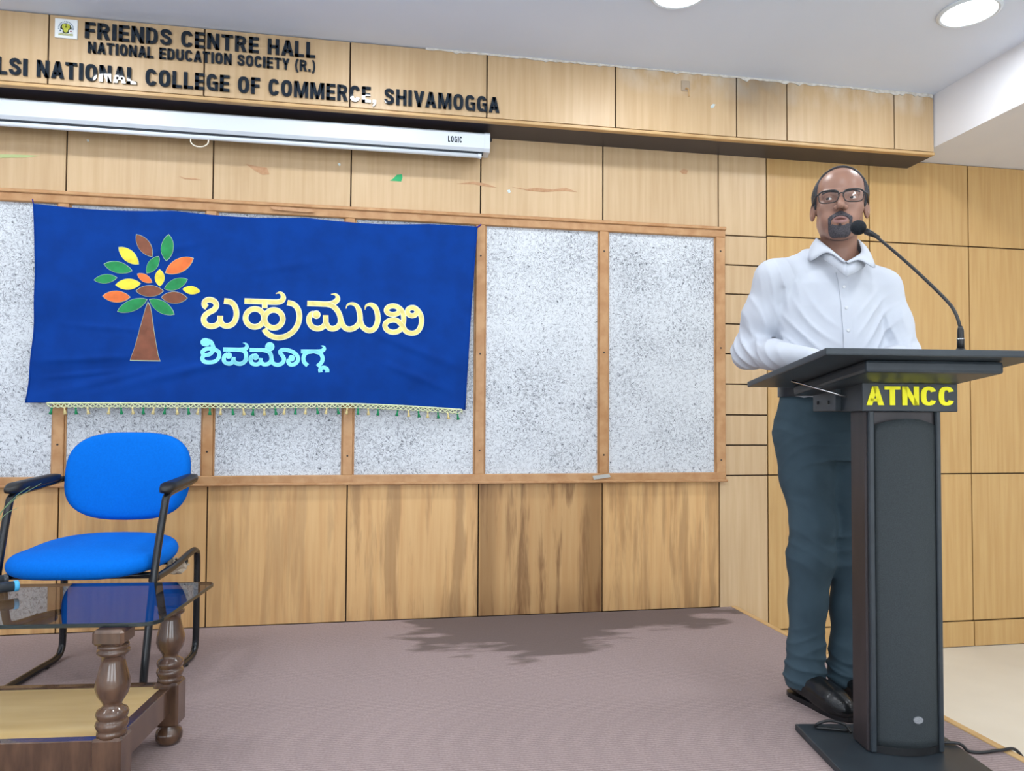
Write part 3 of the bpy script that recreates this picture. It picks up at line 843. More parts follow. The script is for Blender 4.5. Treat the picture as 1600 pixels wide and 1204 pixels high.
def banner_shift(x, z):
    """how far the cloth stands off its mean plane: soft diagonal creases and a loose lower edge"""
    u = (x + 0.11) / 1.9; v = (1.85 - z) / 0.86
    d = 0.0035 * math.sin(5 * u + 9 * v + 1.0) * v + 0.003 * math.sin(13 * (u * 0.55 + v) + 0.5) * min(1, v * 1.3) * (0.4 + 0.6 * math.sin(3.1 * u) ** 2)
    d += 0.003 * math.sin(25 * (0.35 * u + v * 0.9)) * max(0, 1 - u * 1.2) * v
    d += 0.004 * math.sin(16 * u) * max(0, (v - 0.75)) * 3
    for (xa, za, xb, zb, h, w) in CREASES:
        dx, dz = xb - xa, zb - za; L = math.hypot(dx, dz); t = ((x - xa) * dx + (z - za) * dz) / (L * L)
        if -0.1 < t < 1.1:
            q = ((x - xa) * -dz + (z - za) * dx) / L
            d -= h * math.exp(-(q / w) ** 2) * math.sin(math.pi * min(1, max(0, (t + 0.1) / 1.2)))
    return 2.1 * d - 0.004 * v


def banner_pt(u, v):
    top = TL * (1 - u) + TR * u; bot = BL * (1 - u) + BR * u
    p = top * (1 - v) + bot * v
    p[2] += -0.012 * math.sin(math.pi * min(1, u * 3.4 % 1.0 if u < 0.88 else 0)) * (1 - v) ** 6      # sag between the ties
    p[0] += (0.02 * (1 - u) - 0.004 * u) * math.sin(math.pi * v)
    p[2] += 0.010 * math.sin(math.pi * u) * v ** 4 + (0.012 * math.sin(math.pi * min(1, max(0, (u - 0.5) * 2))) * v ** 3)
    p[1] = BY + banner_shift(p[0], p[2])
    return p


banner = tag(empty('banner', tuple((BL + BR) / 2)), 'navy cloth banner with a leafy tree and Kannada lettering hung over the notice board', 'banner')
BO = np.array(banner.location)
NU, NV = 260, 120
V = [banner_pt(i / NU, j / NV) - BO for j in range(NV + 1) for i in range(NU + 1)]
Fc = [(j * (NU + 1) + i, (j + 1) * (NU + 1) + i, (j + 1) * (NU + 1) + i + 1, j * (NU + 1) + i + 1) for j in range(NV) for i in range(NU)]
cl = mesh_obj('cloth', V, Fc, M_NAVY, banner, smooth=True)
sm = cl.modifiers.new('thick', 'SOLIDIFY'); sm.thickness = 0.0022; sm.offset = 1.0
# rolled hem strips and tie strings
tube('hem', [banner_pt(0.0, j / 20) - BO + np.array((0.002, -0.001, 0)) for j in range(21)], 0.0038, M_NAVY, banner, seg=8)
tube('hem', [banner_pt(1.0, j / 20) - BO + np.array((-0.002, -0.001, 0)) for j in range(21)], 0.0038, M_NAVY, banner, seg=8)
M_TIE = pm('purple_tie', srgb(62, 42, 130), 0.7)
tube('tie', [banner_pt(1, 0) - BO + np.array((-0.004, -0.002, -0.006)), banner_pt(1, 0) - BO + np.array((0.018, 0.005, 0.012))], 0.004, M_TIE, banner, seg=8)
tube('tie', [banner_pt(0, 0) - BO, banner_pt(0, 0) - BO + np.array((-0.006, 0.006, 0.02))], 0.003, M_TIE, banner, seg=8)


def on_banner(px, py, lift):
    p = on_y(px, py, BY)
    p[1] = BY + banner_shift(p[0], p[2]) - 0.0022 - lift
    return p - BO


M_RIM = pm('pale_stitched_edge', srgb(168, 196, 176), 0.7)


def patch(name, outline, mat, rim=0.16, lift=0.0022, parent=banner, center=None):
    """appliqué: outline (px) with a pale stitched rim, raised a little off the cloth"""
    o = np.array(outline, float); c = np.mean(o, 0) if center is None else np.array(center, float); n = len(o)
    o = np.array([o[i] * (1 - t) + o[(i + 1) % n] * t for i in range(n) for t in (0, 1 / 3, 2 / 3)]); n = len(o)
    rings = [(1.0, 0.0), (1.0, lift), (1 - rim, lift * 1.2)] + [((1 - rim) * k, lift * 1.2) for k in (.85, .7, .55, .4, .25, .12)]
    V = []
    for s, l in rings:
        V += [on_banner(*(c + (q - c) * s), l) for q in o]
    V.append(on_banner(*c, lift * 1.2))
    Fc, mi = [], []
    for r in range(len(rings) - 1):
        for i in range(n):
            j = (i + 1) % n
            Fc.append((r * n + i, r * n + j, (r + 1) * n + j, (r + 1) * n + i)); mi.append(1 if r < 2 else 0)
    b_ = (len(rings) - 1) * n
    for i in range(n):
        Fc.append((b_ + i, b_ + (i + 1) % n, len(V) - 1)); mi.append(0)
    ob = mesh_obj(name, V, Fc, [mat, M_RIM], parent, midx=mi)
    bm = bmesh.new(); bm.from_mesh(ob.data); bmesh.ops.recalc_face_normals(bm, faces=bm.faces)
    ref = sum((f.normal.y for f in bm.faces))
    if ref > 0: bmesh.ops.reverse_faces(bm, faces=bm.faces)
    bm.to_mesh(ob.data); bm.free()
    return ob


def felt(n, r, g, b): return pm('felt_' + n, srgb(r, g, b), 0.85, srgb(int(r * .88), int(g * .88), int(b * .88)), scale=22)


FB, FG, FY, FO = felt('brown', 134, 82, 62), felt('green', 40, 146, 84), felt('yellow', 244, 226, 72), felt('orange', 240, 122, 62)
LEAVES = [((385, 85), (518, 272), 95, FB), ((650, 85), (630, 305), 98, FG), ((240, 190), (408, 332), 92, FY), ((855, 280), (620, 402), 108, FO),
          ((120, 328), (355, 385), 88, FG), ((572, 265), (470, 405), 78, FG), ((40, 460), (232, 440), 70, FG), ((392, 408), (516, 480), 60, FO),
          ((577, 370), (577, 512), 76, FY), ((215, 500), (425, 488), 86, FY), ((805, 452), (612, 532), 82, FG), ((760, 532), (908, 550), 64, FY),
          ((380, 548), (610, 548), 88, FB), ((108, 590), (338, 598), 90, FO), ((585, 598), (803, 605), 92, FB), ((475, 615), (225, 715), 88, FG), ((488, 615), (695, 740), 92, FG)]
for a, b_, w, mm in LEAVES:
    a = np.array(a) / 5.233 + (140, 350); b_ = np.array(b_) / 5.233 + (140, 350); w = w / 5.233 * 1.07
    d = b_ - a; nrm = np.array((-d[1], d[0])) / np.hypot(*d)
    ts = np.linspace(0, 1, 11)
    up_ = [a + d * t + nrm * w / 2 * math.sin(math.pi * t) ** 0.72 for t in ts]
    dn_ = [a + d * t - nrm * w / 2 * math.sin(math.pi * t) ** 0.72 for t in ts[1:-1]][::-1]
    patch('leaf', up_ + dn_, mm, rim=0.04)
TRUNK = [(478, 632), (497, 665), (508, 720), (520, 800), (538, 900), (556, 1010), (566, 1075), (582, 1122), (500, 1121), (420, 1120), (332, 1118), (352, 1065), (375, 1000), (405, 890), (430, 780), (455, 690)]
patch('trunk', [np.array(q) / 5.233 + (140, 350) for q in TRUNK], FB, rim=0.035)


def ribbon(paths, width, mats, z0, parent, name, blobs=()):
    """letter cut from felt: rounded strokes with a pale edge, joined into one mesh"""
    V, Fc, mi = [], [], []
    for pi, (pts, taper) in enumerate(paths):
        closed = taper == 'c'
        P = catmull(pts, 6, closed=closed); n = len(P)
        half = [width / 2] * n
        if taper == 't':
            for k in range(n):
                half[k] = width / 2 * (1.0 if k < n * 0.62 else max(0.15, 1 - (k / (n - 1) - 0.62) / 0.42))
        base = len(V); lift = z0 + pi * 0.00012
        for i in range(n):
            a = P[i - 1] if (i > 0 or closed) else P[i]; b_ = P[(i + 1) % n] if (i < n - 1 or closed) else P[i]
            t = (b_ - a); t = t / (np.hypot(*t) + 1e-9); nn = np.array((-t[1], t[0]))
            h = half[i]
            for s, l in ((-1, 0.0), (-1, lift), (-0.76, lift + 0.0003), (0.76, lift + 0.0003), (1, lift), (1, 0.0)):
                V.append(on_banner(*(P[i] + nn * h * s), l))
        m = n if closed else n - 1
        for i in range(m):
            j = (i + 1) % n
            for k in range(5):
                Fc.append((base + i * 6 + k, base + j * 6 + k, base + j * 6 + k + 1, base + i * 6 + k + 1)); mi.append(0 if k == 2 else 1)
        if not closed:
            Fc.append(tuple(base + k for k in range(6))); mi.append(1)
            Fc.append(tuple(base + (n - 1) * 6 + k for k in range(6))[::-1]); mi.append(1)
    for bi, (c, r) in enumerate(blobs):
        base = len(V); n = 20; l = z0 + 0.0011 + bi * 0.0001
        for s, li in ((1, 0.0), (1, l), (0.8, l + .0003)):
            V += [on_banner(c[0] + r * s * math.cos(2 * math.pi * k / n), c[1] + r * s * math.sin(2 * math.pi * k / n), li) for k in range(n)]
        for r_ in range(2):
            for k in range(n):
                j = (k + 1) % n
                Fc.append((base + r_ * n + k, base + r_ * n + j, base + (r_ + 1) * n + j, base + (r_ + 1) * n + k)); mi.append(1)
        Fc.append(tuple(base + 2 * n + k for k in range(n))); mi.append(0)
    o = mesh_obj(name, V, Fc, mats, parent, midx=mi)
    return o


def ell(cx, cy, rx, ry, n=12): return [(cx + rx * math.cos(2 * math.pi * k / n), cy + ry * math.sin(2 * math.pi * k / n)) for k in range(n)]


def tr(paths, off, s): return [([np.array(q, float) / s + off for q in p], t) for p, t in paths]


M_CREAM = felt('cream', 242, 228, 140); M_CREAMRIM = pm('cream_edge', srgb(226, 236, 210), 0.8)
M_AQUA = felt('aqua', 140, 232, 244); M_AQUARIM = pm('aqua_edge', srgb(150, 236, 246), 0.8)
A, AS = np.array((305, 445)), 8.889
ba = [([(165, 312), (132, 285), (132, 240), (165, 212), (215, 206), (272, 232), (296, 288), (262, 345), (190, 385), (137, 432), (124, 490), (150, 545), (222, 577), (300, 560), (345, 510), (352, 430)], ''),
      ([(352, 430), (356, 505), (392, 557), (460, 572), (530, 538), (570, 462), (575, 370), (545, 285), (490, 237), (402, 222)], '')]
hu = [([(685, 224), (840, 230), (1000, 237), (1140, 240), (1202, 222), (1226, 178), (1208, 130), (1172, 108), (1120, 122)], 't'), ([(968, 235), (968, 325)], ''),
      (ell(832, 460, 128, 125), 'c'), (ell(1094, 474, 126, 124), 'c'),
      ([(958, 615), (1010, 680), (1090, 722), (1180, 733), (1280, 705), (1370, 640), (1430, 545), (1450, 440), (1430, 340), (1370, 272), (1282, 247)], '')]
ribbon(tr(ba, A, AS), 9.0, [M_CREAM, M_CREAMRIM], 0.0022, banner, 'letter')
ribbon(tr(hu, A, AS), 8.8, [M_CREAM, M_CREAMRIM], 0.0022, banner, 'letter')
B, BS = np.array((470, 445)), 8.0
mu = [([(82, 233), (200, 237), (330, 242), (405, 228), (452, 195), (462, 155), (435, 122), (380, 118)], 't'),
      ([(200, 385), (150, 362), (112, 400), (105, 460), (140, 520), (205, 547), (270, 530), (310, 480), (312, 380)], ''),
      ([(312, 470), (350, 532), (405, 548), (462, 525), (497, 470), (490, 390), (450, 312), (390, 260), (310, 240)], ''),
      ([(500, 430), (522, 495), (562, 542), (625, 553), (690, 525), (735, 470), (742, 400), (725, 312), (690, 257), (635, 236), (585, 252), (566, 298)], 't'),
      ([(740, 440), (775, 525), (850, 572), (920, 547), (960, 460), (960, 370), (935, 292), (890, 252), (848, 248), (812, 270), (803, 312)], 't')]
khi = [(ell(1152, 318, 82, 54), 'c'), ([(1190, 268), (1250, 310), (1282, 380), (1284, 450), (1270, 510)], ''),
       ([(1272, 510), (1205, 448), (1140, 440), (1080, 462), (1052, 507), (1076, 562), (1140, 592), (1210, 582), (1262, 540), (1278, 500)], ''),
       ([(1272, 510), (1312, 580), (1390, 606), (1460, 580), (1500, 510), (1508, 420), (1480, 345), (1435, 297), (1395, 283)], ''), (ell(1392, 336, 60, 50), 'c')]
ribbon(tr(mu, B, BS), 8.7, [M_CREAM, M_CREAMRIM], 0.0022, banner, 'letter', blobs=[(np.array((196, 374)) / BS + B, 6.6)])
ribbon(tr(khi, B, BS), 8.2, [M_CREAM, M_CREAMRIM], 0.0022, banner, 'letter')
C, CS = np.array((305, 520)), 7.273
shi = [(ell(122, 108, 34, 24), 'c'), ([(125, 85), (180, 102), (205, 150), (216, 190)], ''), ([(232, 186), (140, 180), (86, 214), (108, 250), (170, 240), (212, 195)], ''),
       ([(105, 248), (84, 285), (102, 322), (160, 336), (230, 325), (270, 282), (272, 222), (225, 186)], '')]
va = [([(320, 187), (420, 189), (520, 190), (575, 180), (590, 150), (576, 124), (545, 115)], 't'), ([(372, 240), (340, 260), (330, 292), (346, 336), (395, 350), (435, 325), (443, 275)], ''),
      ([(442, 318), (475, 346), (530, 348), (575, 312), (583, 250), (556, 206), (490, 190)], '')]
mo = [([(620, 193), (720, 195), (850, 196)], ''), ([(675, 255), (643, 275), (632, 307), (650, 346), (700, 358), (740, 335), (747, 285)], ''),
      ([(746, 328), (780, 356), (830, 351), (866, 312), (862, 250), (832, 212), (780, 197)], ''),
      ([(868, 290), (886, 342), (940, 363), (995, 340), (1010, 292), (985, 250), (966, 220), (988, 196), (1040, 195), (1110, 216), (1160, 260), (1170, 310), (1140, 350), (1090, 361), (1060, 332), (1066, 295)], '')]
gga = [([(1203, 210), (1300, 210), (1400, 210), (1450, 200), (1467, 175), (1456, 154), (1428, 147)], 't'), ([(1330, 212), (1265, 226), (1234, 272), (1240, 330), (1280, 372)], ''),
       ([(1360, 212), (1420, 232), (1448, 280), (1440, 332), (1392, 382)], ''), ([(1428, 450), (1424, 415), (1460, 395), (1500, 412), (1504, 450)], '')]
ribbon(tr(shi, C, CS), 6.2, [M_AQUA, M_AQUARIM], 0.0022, banner, 'letter')
ribbon(tr(va, C, CS), 6.2, [M_AQUA, M_AQUARIM], 0.0022, banner, 'letter', blobs=[(np.array((385, 258)) / CS + C, 5.0)])
ribbon(tr(mo, C, CS), 6.2, [M_AQUA, M_AQUARIM], 0.0022, banner, 'letter', blobs=[(np.array((688, 272)) / CS + C, 5.0), (np.array((850, 158)) / CS + C, 7.2), (np.array((1098, 288)) / CS + C, 5.0)])
ribbon(tr(gga, C, CS), 6.2, [M_AQUA, M_AQUARIM], 0.0022, banner, 'letter')

# lace trim with tassels along the bottom edge
M_LACE = pm('cream_lace', srgb(196, 208, 160), 0.8, srgb(222, 226, 190), scale=120)
M_TG, M_TC = felt('tassel_green', 30, 140, 90), felt('tassel_cream', 226, 208, 148)


def hem_pt(u): return banner_pt(u, 1.0) - BO


U0, U1 = 0.045, 0.992
lace_v, lace_f = [], []


def add_tube(path, r, seg=6):
    V, Fc = tube_data(path, r, seg); b_ = len(lace_v)
    lace_v.extend(V); lace_f.extend([tuple(i + b_ for i in f) for f in Fc])


add_tube([hem_pt(U0 + (U1 - U0) * k / 80) + np.array((0, -0.004, -0.001)) for k in range(81)], 0.0042)
NT = 39
tus = [U0 + (U1 - U0) * (k + 0.5) / NT for k in range(NT)]
for k in range(NT + 1):                   # scalloped loops
    ua = U0 + (U1 - U0) * k / NT; ub = min(U1, ua + (U1 - U0) / NT)
    for ph in (0.0, 0.5):
        pa = ua + ph * (ub - ua); pb = pa + (ub - ua)
        if pb > U1 + 1e-6: continue
        add_tube([hem_pt(pa + (pb - pa) * t) + np.array((0, -0.005, -0.004 - 0.016 * math.sin(math.pi * t))) for t in np.linspace(0, 1, 7)], 0.0022, 5)
lace = mesh_obj('lace_trim', lace_v, lace_f, M_LACE, banner, smooth=True)
tp = [(0.0009, 0.0), (0.0010, -0.008), (0.0038, -0.009), (0.0044, -0.014), (0.0030, -0.017), (0.0044, -0.022), (0.0078, -0.038), (0.0005, -0.0385)]
tmesh = {}
for k, u in enumerate(tus):
    mm = M_TG if k % 2 == 0 else M_TC
    if k in (4, 31): continue
    if mm.name not in tmesh:
        V, Fc = lathe_data(tp, 8); t0 = mesh_obj('tassel', V, [f[::-1] for f in Fc], mm, lace, smooth=True); tmesh[mm.name] = t0.data; o = t0
    else:
        o = bpy.data.objects.new('tassel', tmesh[mm.name]); link(o, lace)
    o.location = hem_pt(u) + np.array((0, -0.006, -0.012)); o.rotation_euler = (0, random.uniform(-.2, .2), 0)
# ------------------------------------------------------------------ blue visitor chair


def pad_data(hw, hh, th, p=2.8, bow=0.0, crown=0.0, n=44, edge=0.5):
    """upholstered pad: superellipse outline in x/z, thickness along y (front at -y), rounded edge"""
    V, Fc = [], []
    prof = []
    for k in range(9):                                   # centre of the front out to the rim and back
        prof.append((k / 8 * (1 - 0.11), -1.0))
    for k in range(1, 8):
        a = math.pi * k / 8
        prof.append((1 - 0.11 + 0.11 * math.sin(a), -math.cos(a)))
    for k in range(9):
        prof.append(((1 - 0.11) * (1 - k / 8), 1.0))
    for (s, d) in prof:
        for k in range(n):
            a = 2 * math.pi * k / n; c, si = math.cos(a), math.sin(a)
            x = hw * math.copysign(abs(c) ** (2 / p), c) * s; z = hh * math.copysign(abs(si) ** (2 / p), si) * s
            y = d * th / 2 + bow * (x / hw) ** 2 - (crown * (1 - s * s) if d < 0 else 0)
            V.append((x, y, z))
    m = len(prof)
    for i in range(m - 1):
        for k in range(n):
            l = (k + 1) % n
            Fc.append((i * n + k, i * n + l, (i + 1) * n + l, (i + 1) * n + k))
    return V, Fc


def xf(V, loc, rx=0.0, ry=0.0, rz=0.0):
    m = Matrix.Translation(loc) @ Matrix.Rotation(rz, 4, 'Z') @ Matrix.Rotation(ry, 4, 'Y') @ Matrix.Rotation(rx, 4, 'X')
    return [m @ Vector(v) for v in V]


chair = empty('visitor_chair', (0.395, -0.62, 0), math.radians(-5.7), 'bright blue padded visitor chair with black tube frame behind the coffee table', 'chair')
V, Fc = pad_data(0.232, 0.170, 0.055, p=2.9, bow=-0.02, crown=0.012)
mesh_obj('backrest', xf(V, (0.0, 0.215, 0.705), rx=math.radians(-9)), Fc, M_BLUECLOTH, chair, smooth=True)
V, Fc = pad_data(0.205, 0.145, 0.012, p=2.9, bow=-0.02)
mesh_obj('back_shell', xf(V, (0.0, 0.248, 0.700), rx=math.radians(-9)), Fc, M_BLACK, chair, smooth=True)
V, Fc = pad_data(0.250, 0.228, 0.056, p=3.0, bow=0.010, crown=0.016)
sv = xf(V, (0, 0, 0), rx=math.radians(-90))              # front of the pad turns upwards
sv = [Vector((v.x, v.y, v.z - 0.020 * max(0.0, (-v.y - 0.10) / 0.13) ** 2 + 0.012 * (v.y > 0) * (v.y / 0.2))) for v in sv]
mesh_obj('seat', xf(sv, (-0.003, -0.035, 0.446), rx=math.radians(1.5)), Fc, M_BLUECLOTH, chair, smooth=True)
V, Fc = pad_data(0.215, 0.20, 0.014, p=3.0)
mesh_obj('seat_pan', xf(xf(V, (0, 0, 0), rx=math.radians(-90)), (0.0, -0.035, 0.409), rx=math.radians(1.5)), Fc, M_BLACK, chair, smooth=True)
for s in (-1, 1):
    x = 0.25 * s
    path = [(x, -0.19, 0.385), (x, 0.0, 0.395), (x, 0.17, 0.417), (x, 0.215, 0.413), (x, 0.236, 0.385), (x, 0.238, 0.25), (x, 0.238, 0.085), (x, 0.228, 0.035), (x, 0.19, 0.0135),
            (x, 0.08, 0.0125), (x, -0.18, 0.0125), (x, -0.225, 0.018), (x, -0.244, 0.05), (x, -0.226, 0.16), (x * 1.01, -0.175, 0.42), (x * 1.03, -0.118, 0.62), (x * 1.03, -0.100, 0.655), (x * 1.03, -0.06, 0.668), (x * 1.02, 0.08, 0.680), (x * 1.0, 0.19, 0.692)]
    tube('side_frame', catmull(path, 5), 0.0125, M_BLACKTUBE, chair, seg=14)
    for fy in (0.12, -0.15):
        lathe('glide', [(0.014, 0.0), (0.015, 0.006), (0.012, 0.010)], M_BLACK, chair, seg=12, c=(x, fy, 0.0))
    # arm pad
    V, Fc = [], []
    ys = np.linspace(-0.132, 0.190, 17)
    for i, y in enumerate(ys):
        t = i / 16; w = 0.0275 - 0.004 * t; hgt = 0.017 - 0.003 * t
        e = min(1.0, math.sin(math.pi * min(0.5, max(0.02, min(t, 1 - t) * 3.2)))) ** 0.5
        zc = 0.684 + 0.022 * t + (-0.006 if t < 0.1 else 0)
        for k in range(16):
            a = 2 * math.pi * k / 16; c, si = math.cos(a), math.sin(a)
            V.append((x * 1.03 - 0.006 * s * t + w * e * math.copysign(abs(c) ** 0.6, c), y, zc + hgt * e * math.copysign(abs(si) ** 0.6, si)))
    for i in range(16):
        for k in range(16):
            l = (k + 1) % 16
            Fc.append((i * 16 + k, i * 16 + l, (i + 1) * 16 + l, (i + 1) * 16 + k))
    Fc.append(tuple(range(16))[::-1]); Fc.append(tuple(16 * 16 + k for k in range(16)))
    o = mesh_obj('armrest', V, [f[::-1] for f in Fc], M_BLACK, chair, smooth=True)
    for sy in (-0.06, 0.07):
        lathe('screw', [(0.004, -0.003), (0.005, 0.0), (0.004, 0.006)], M_BLACK, o, seg=8, c=(x * 1.03, sy, 0.668))
    tube('back_bracket', [(x * 1.0, 0.17, 0.690), (x * 0.97, 0.225, 0.695), (x * 0.75, 0.243, 0.69)], 0.011, M_BLACK, chair, seg=8)
for y in (-0.12, 0.13):
    tube('cross_bar', [(-0.25, y, 0.388), (0.25, y, 0.388)], 0.011, M_BLACKTUBE, chair, seg=10)
# torn foam hanging from the rear corner of the seat
V, Fc = [], []
rng = random.Random(3); nt_, nr_ = 12, 9
for i in range(nr_):
    for k in range(nt_):
        a = 2 * math.pi * k / nt_; ph = math.pi * i / (nr_ - 1)
        r = 1 + rng.uniform(-0.28, 0.28)
        V.append((0.212 + 0.036 * r * math.sin(ph) * math.cos(a), 0.13 + 0.05 * r * math.sin(ph) * math.sin(a), 0.372 + 0.026 * r * math.cos(ph)))
for i in range(nr_ - 1):
    for k in range(nt_):
        Fc.append((i * nt_ + k, (i + 1) * nt_ + k, (i + 1) * nt_ + (k + 1) % nt_, i * nt_ + (k + 1) % nt_))
tag(mesh_obj('torn_foam', V, Fc, pm('foam_offwhite', srgb(205, 195, 175), 0.95, srgb(170, 155, 135), scale=60, bump=0.4), chair), 'torn pale foam')

# ------------------------------------------------------------------ coffee table
TZ = 0.44
table = empty('coffee_table', (0.353, -1.360, 0), math.radians(-5), 'low coffee table with smoked glass top, turned walnut legs and pale shelf', 'table')
g0, g1, h0, h1, rc = -0.52, 0.5215, -0.193, 0.257, 0.03
out = []
for cx, cy, a0, r in ((g1 - 0.045, h0 + 0.045, -90, 0.045), (g1 - rc, h1 - rc, 0, rc), (g0 + rc, h1 - rc, 90, rc), (g0 + rc, h0 + rc, 180, rc)):
    out += [(cx + r * math.cos(math.radians(a0 + 90 * k / 6)), cy + r * math.sin(math.radians(a0 + 90 * k / 6))) for k in range(7)]
n = len(out); V = []
for z, ins in ((TZ - 0.010, 0.0012), (TZ - 0.0088, 0), (TZ - 0.0012, 0), (TZ, 0.0012)):
    V += [(x - math.copysign(ins, x), y - math.copysign(ins, y), z) for x, y in out]
Fc = [tuple(range(n))[::-1], tuple(3 * n + k for k in range(n))]
for r in range(3):
    Fc += [(r * n + k, r * n + (k + 1) % n, (r + 1) * n + (k + 1) % n, (r + 1) * n + k) for k in range(n)]
mesh_obj('glass_top', V, Fc, [M_GLASS, pm('glass_edge', srgb(22, 34, 36), 0.12, spec=0.7)], table, midx=[0, 0] + [1] * (3 * n))
leg_prof = [(0.020, 0.0), (0.030, 0.004), (0.036, 0.016), (0.037, 0.028), (0.033, 0.040), (0.022, 0.050), (0.024, 0.056)]
up_prof = [(0.033, 0.176), (0.033, 0.186), (0.030, 0.189), (0.034, 0.194), (0.037, 0.203), (0.034, 0.211), (0.029, 0.214), (0.034, 0.219), (0.0365, 0.228), (0.033, 0.236), (0.024, 0.241),
           (0.020, 0.248), (0.024, 0.256), (0.034, 0.272), (0.0385, 0.288), (0.0375, 0.304), (0.032, 0.326), (0.026, 0.350), (0.025, 0.362), (0.031, 0.365), (0.036, 0.370), (0.036, 0.376), (0.030, 0.379), (0.035, 0.383), (0.034, 0.389), (0.026, 0.394)]
for lx in (-0.42, 0.42):
    for ly in (-0.1825, 0.1825):
        bm = bmesh.new()
        for pr in (leg_prof, up_prof):
            Vv, Ff = lathe_data(pr, 28, (lx, ly, 0)); vs_ = [bm.verts.new(v) for v in Vv]
            for f in Ff:
                fc = bm.faces.new([vs_[i] for i in f]); fc.smooth = len(f) == 4
        bm_box(bm, (lx - 0.034, ly - 0.034, 0.055), (lx + 0.034, ly + 0.034, 0.178), bevel=0.006)
        bm_box(bm, (lx - 0.036, ly - 0.036, 0.392), (lx + 0.036, ly + 0.036, TZ - 0.0105), bevel=0.007)
        bm_obj('leg', bm, M_WALNUT, table)
for lx in (-0.42, 0.42):
    box('side_rail', (lx - 0.014, -0.150, 0.095), (lx + 0.014, 0.150, 0.168), M_WALNUT, table, bevel=0.002)
for ly in (-0.1825, 0.1825):
    box('long_rail', (-0.388, ly - 0.014, 0.095), (0.388, ly + 0.014, 0.168), M_WALNUT, table, bevel=0.002)
box('shelf', (-0.4055, -0.168, 0.148), (0.4055, 0.168, 0.164), M_PLY, table)

# wireless microphones lying on the glass
M_MIC = pm('mic_body_grey', srgb(52, 58, 64), 0.35)


def lying_mic(x, y, ang, label, cap, r=0.0150, length=0.20):
    e = empty('microphone', (x, y, TZ + r * 1.62), math.radians(ang), label, 'microphone', 'microphones on the coffee table')
    tube('handle', [(-length, 0, 0), (-length * 0.5, 0, 0), (-0.012, 0, 0)], [r * 1.0, r * 0.98, r * 0.92], M_MIC, e, seg=20)
    tube('end_cap', [(-0.012, 0, 0), (-0.002, 0, 0), (0.0, 0, 0)], [r * 0.99, r * 0.99, r * 0.8], cap, e, seg=20)
    V, Fc = lathe_data([(0.002, -0.026), (0.014, -0.022), (0.022, -0.010), (0.0245, 0.004), (0.021, 0.018), (0.014, 0.027)], 20)
    mesh_obj('grille_head', [(-length - v[2] - 0.024 + 0.0, v[0], v[1]) for v in V], Fc, pm('mic_mesh', srgb(80, 84, 88), 0.4, metal=0.6), e, smooth=True)
    return e


lying_mic(0.398, -1.240, 36, 'grey wireless microphone with a light blue end cap on the glass table', pm('sky_blue_cap', srgb(70, 170, 220), 0.5))
lying_mic(0.330, -1.150, 34, 'grey wireless microphone without blue cap, further back on the glass table', M_MIC)
# grass stalks arching over the table from the left
stalks = empty('grass_stalk_bunch', (0.20, -1.06, TZ + 0.001), 0, 'thin green grass stalks arching in from the left above the table', 'plant')
M_STALK = pm('stalk_green', srgb(120, 150, 110), 0.6)
SB = np.array((0.20, -1.06, TZ + 0.001))
for pts in ([(0.20, -1.06, TZ + .001), (0.235, -1.11, 0.54), (0.285, -1.14, 0.628), (0.335, -1.15, 0.685), (0.410, -1.15, 0.737)], [(0.205, -1.065, TZ + .001), (0.25, -1.11, 0.56), (0.305, -1.14, 0.655), (0.345, -1.15, 0.70), (0.380, -1.15, 0.728)],
            [(0.20, -1.065, TZ + .001), (0.24, -1.11, 0.53), (0.290, -1.14, 0.612), (0.320, -1.15, 0.650), (0.352, -1.15, 0.668)]):
    tube('stalk', [p - SB for p in catmull(pts, 8)], [0.0015 - 0.0008 * k / 32 for k in range(33)], M_STALK, stalks, seg=6)

# ------------------------------------------------------------------ podium
PA = math.radians(9)
podium = empty('podium', (2.815, -1.645, 0), -PA, 'black podium with a slanted top, speaker column and five yellow letters', 'podium')
box('base_plate', (-0.237, -0.235, 0.0), (0.163, 0.19, 0.020), M_PODIUM, podium, bevel=0.004, seg=2)
box('column', (-0.112, 0.0, 0.020), (0.100, 0.085, 0.958), M_PODBROWN, podium, bevel=0.004)
box('column_trim', (-0.106, -0.012, 0.022), (-0.090, 0.002, 0.958), M_PODIUM, podium, bevel=0.003)
box('column_trim', (0.082, -0.012, 0.022), (0.096, 0.002, 0.958), M_PODIUM, podium, bevel=0.003)
# bowed cloth grille with an arched top
V, Fc = [], []
NX, NZ = 16, 40
for j in range(NZ + 1):
    for i in range(NX + 1):
        u = i / NX * 2 - 1; x = -0.004 + 0.086 * u
        ztop = 0.918 + 0.018 * (1 - u * u); z = 0.040 + (ztop - 0.040) * j / NZ
        V.append((x, -0.006 - 0.024 * (1 - u * u), z))
Fc = [(j * (NX + 1) + i, j * (NX + 1) + i + 1, (j + 1) * (NX + 1) + i + 1, (j + 1) * (NX + 1) + i) for j in range(NZ) for i in range(NX)]
gr = mesh_obj('speaker_grille', V, Fc, M_GRILLE, podium, smooth=True)
gm = gr.modifiers.new('thick', 'SOLIDIFY'); gm.thickness = 0.004; gm.offset = -1
V = []
for z in (0.021, 0.041):
    for i in range(NX + 1):
        u = i / NX * 2 - 1; V.append((-0.004 + 0.0875 * u, -0.007 - 0.025 * (1 - u * u), z))
    V += [(0.084, 0.0, z), (-0.092, 0.0, z)]
n = NX + 3
Fc = [tuple(range(n))[::-1], tuple(n + k for k in range(n))] + [(k, (k + 1) % n, n + (k + 1) % n, n + k) for k in range(n)]
mesh_obj('grille_foot', V, Fc, M_BLACK, podium)
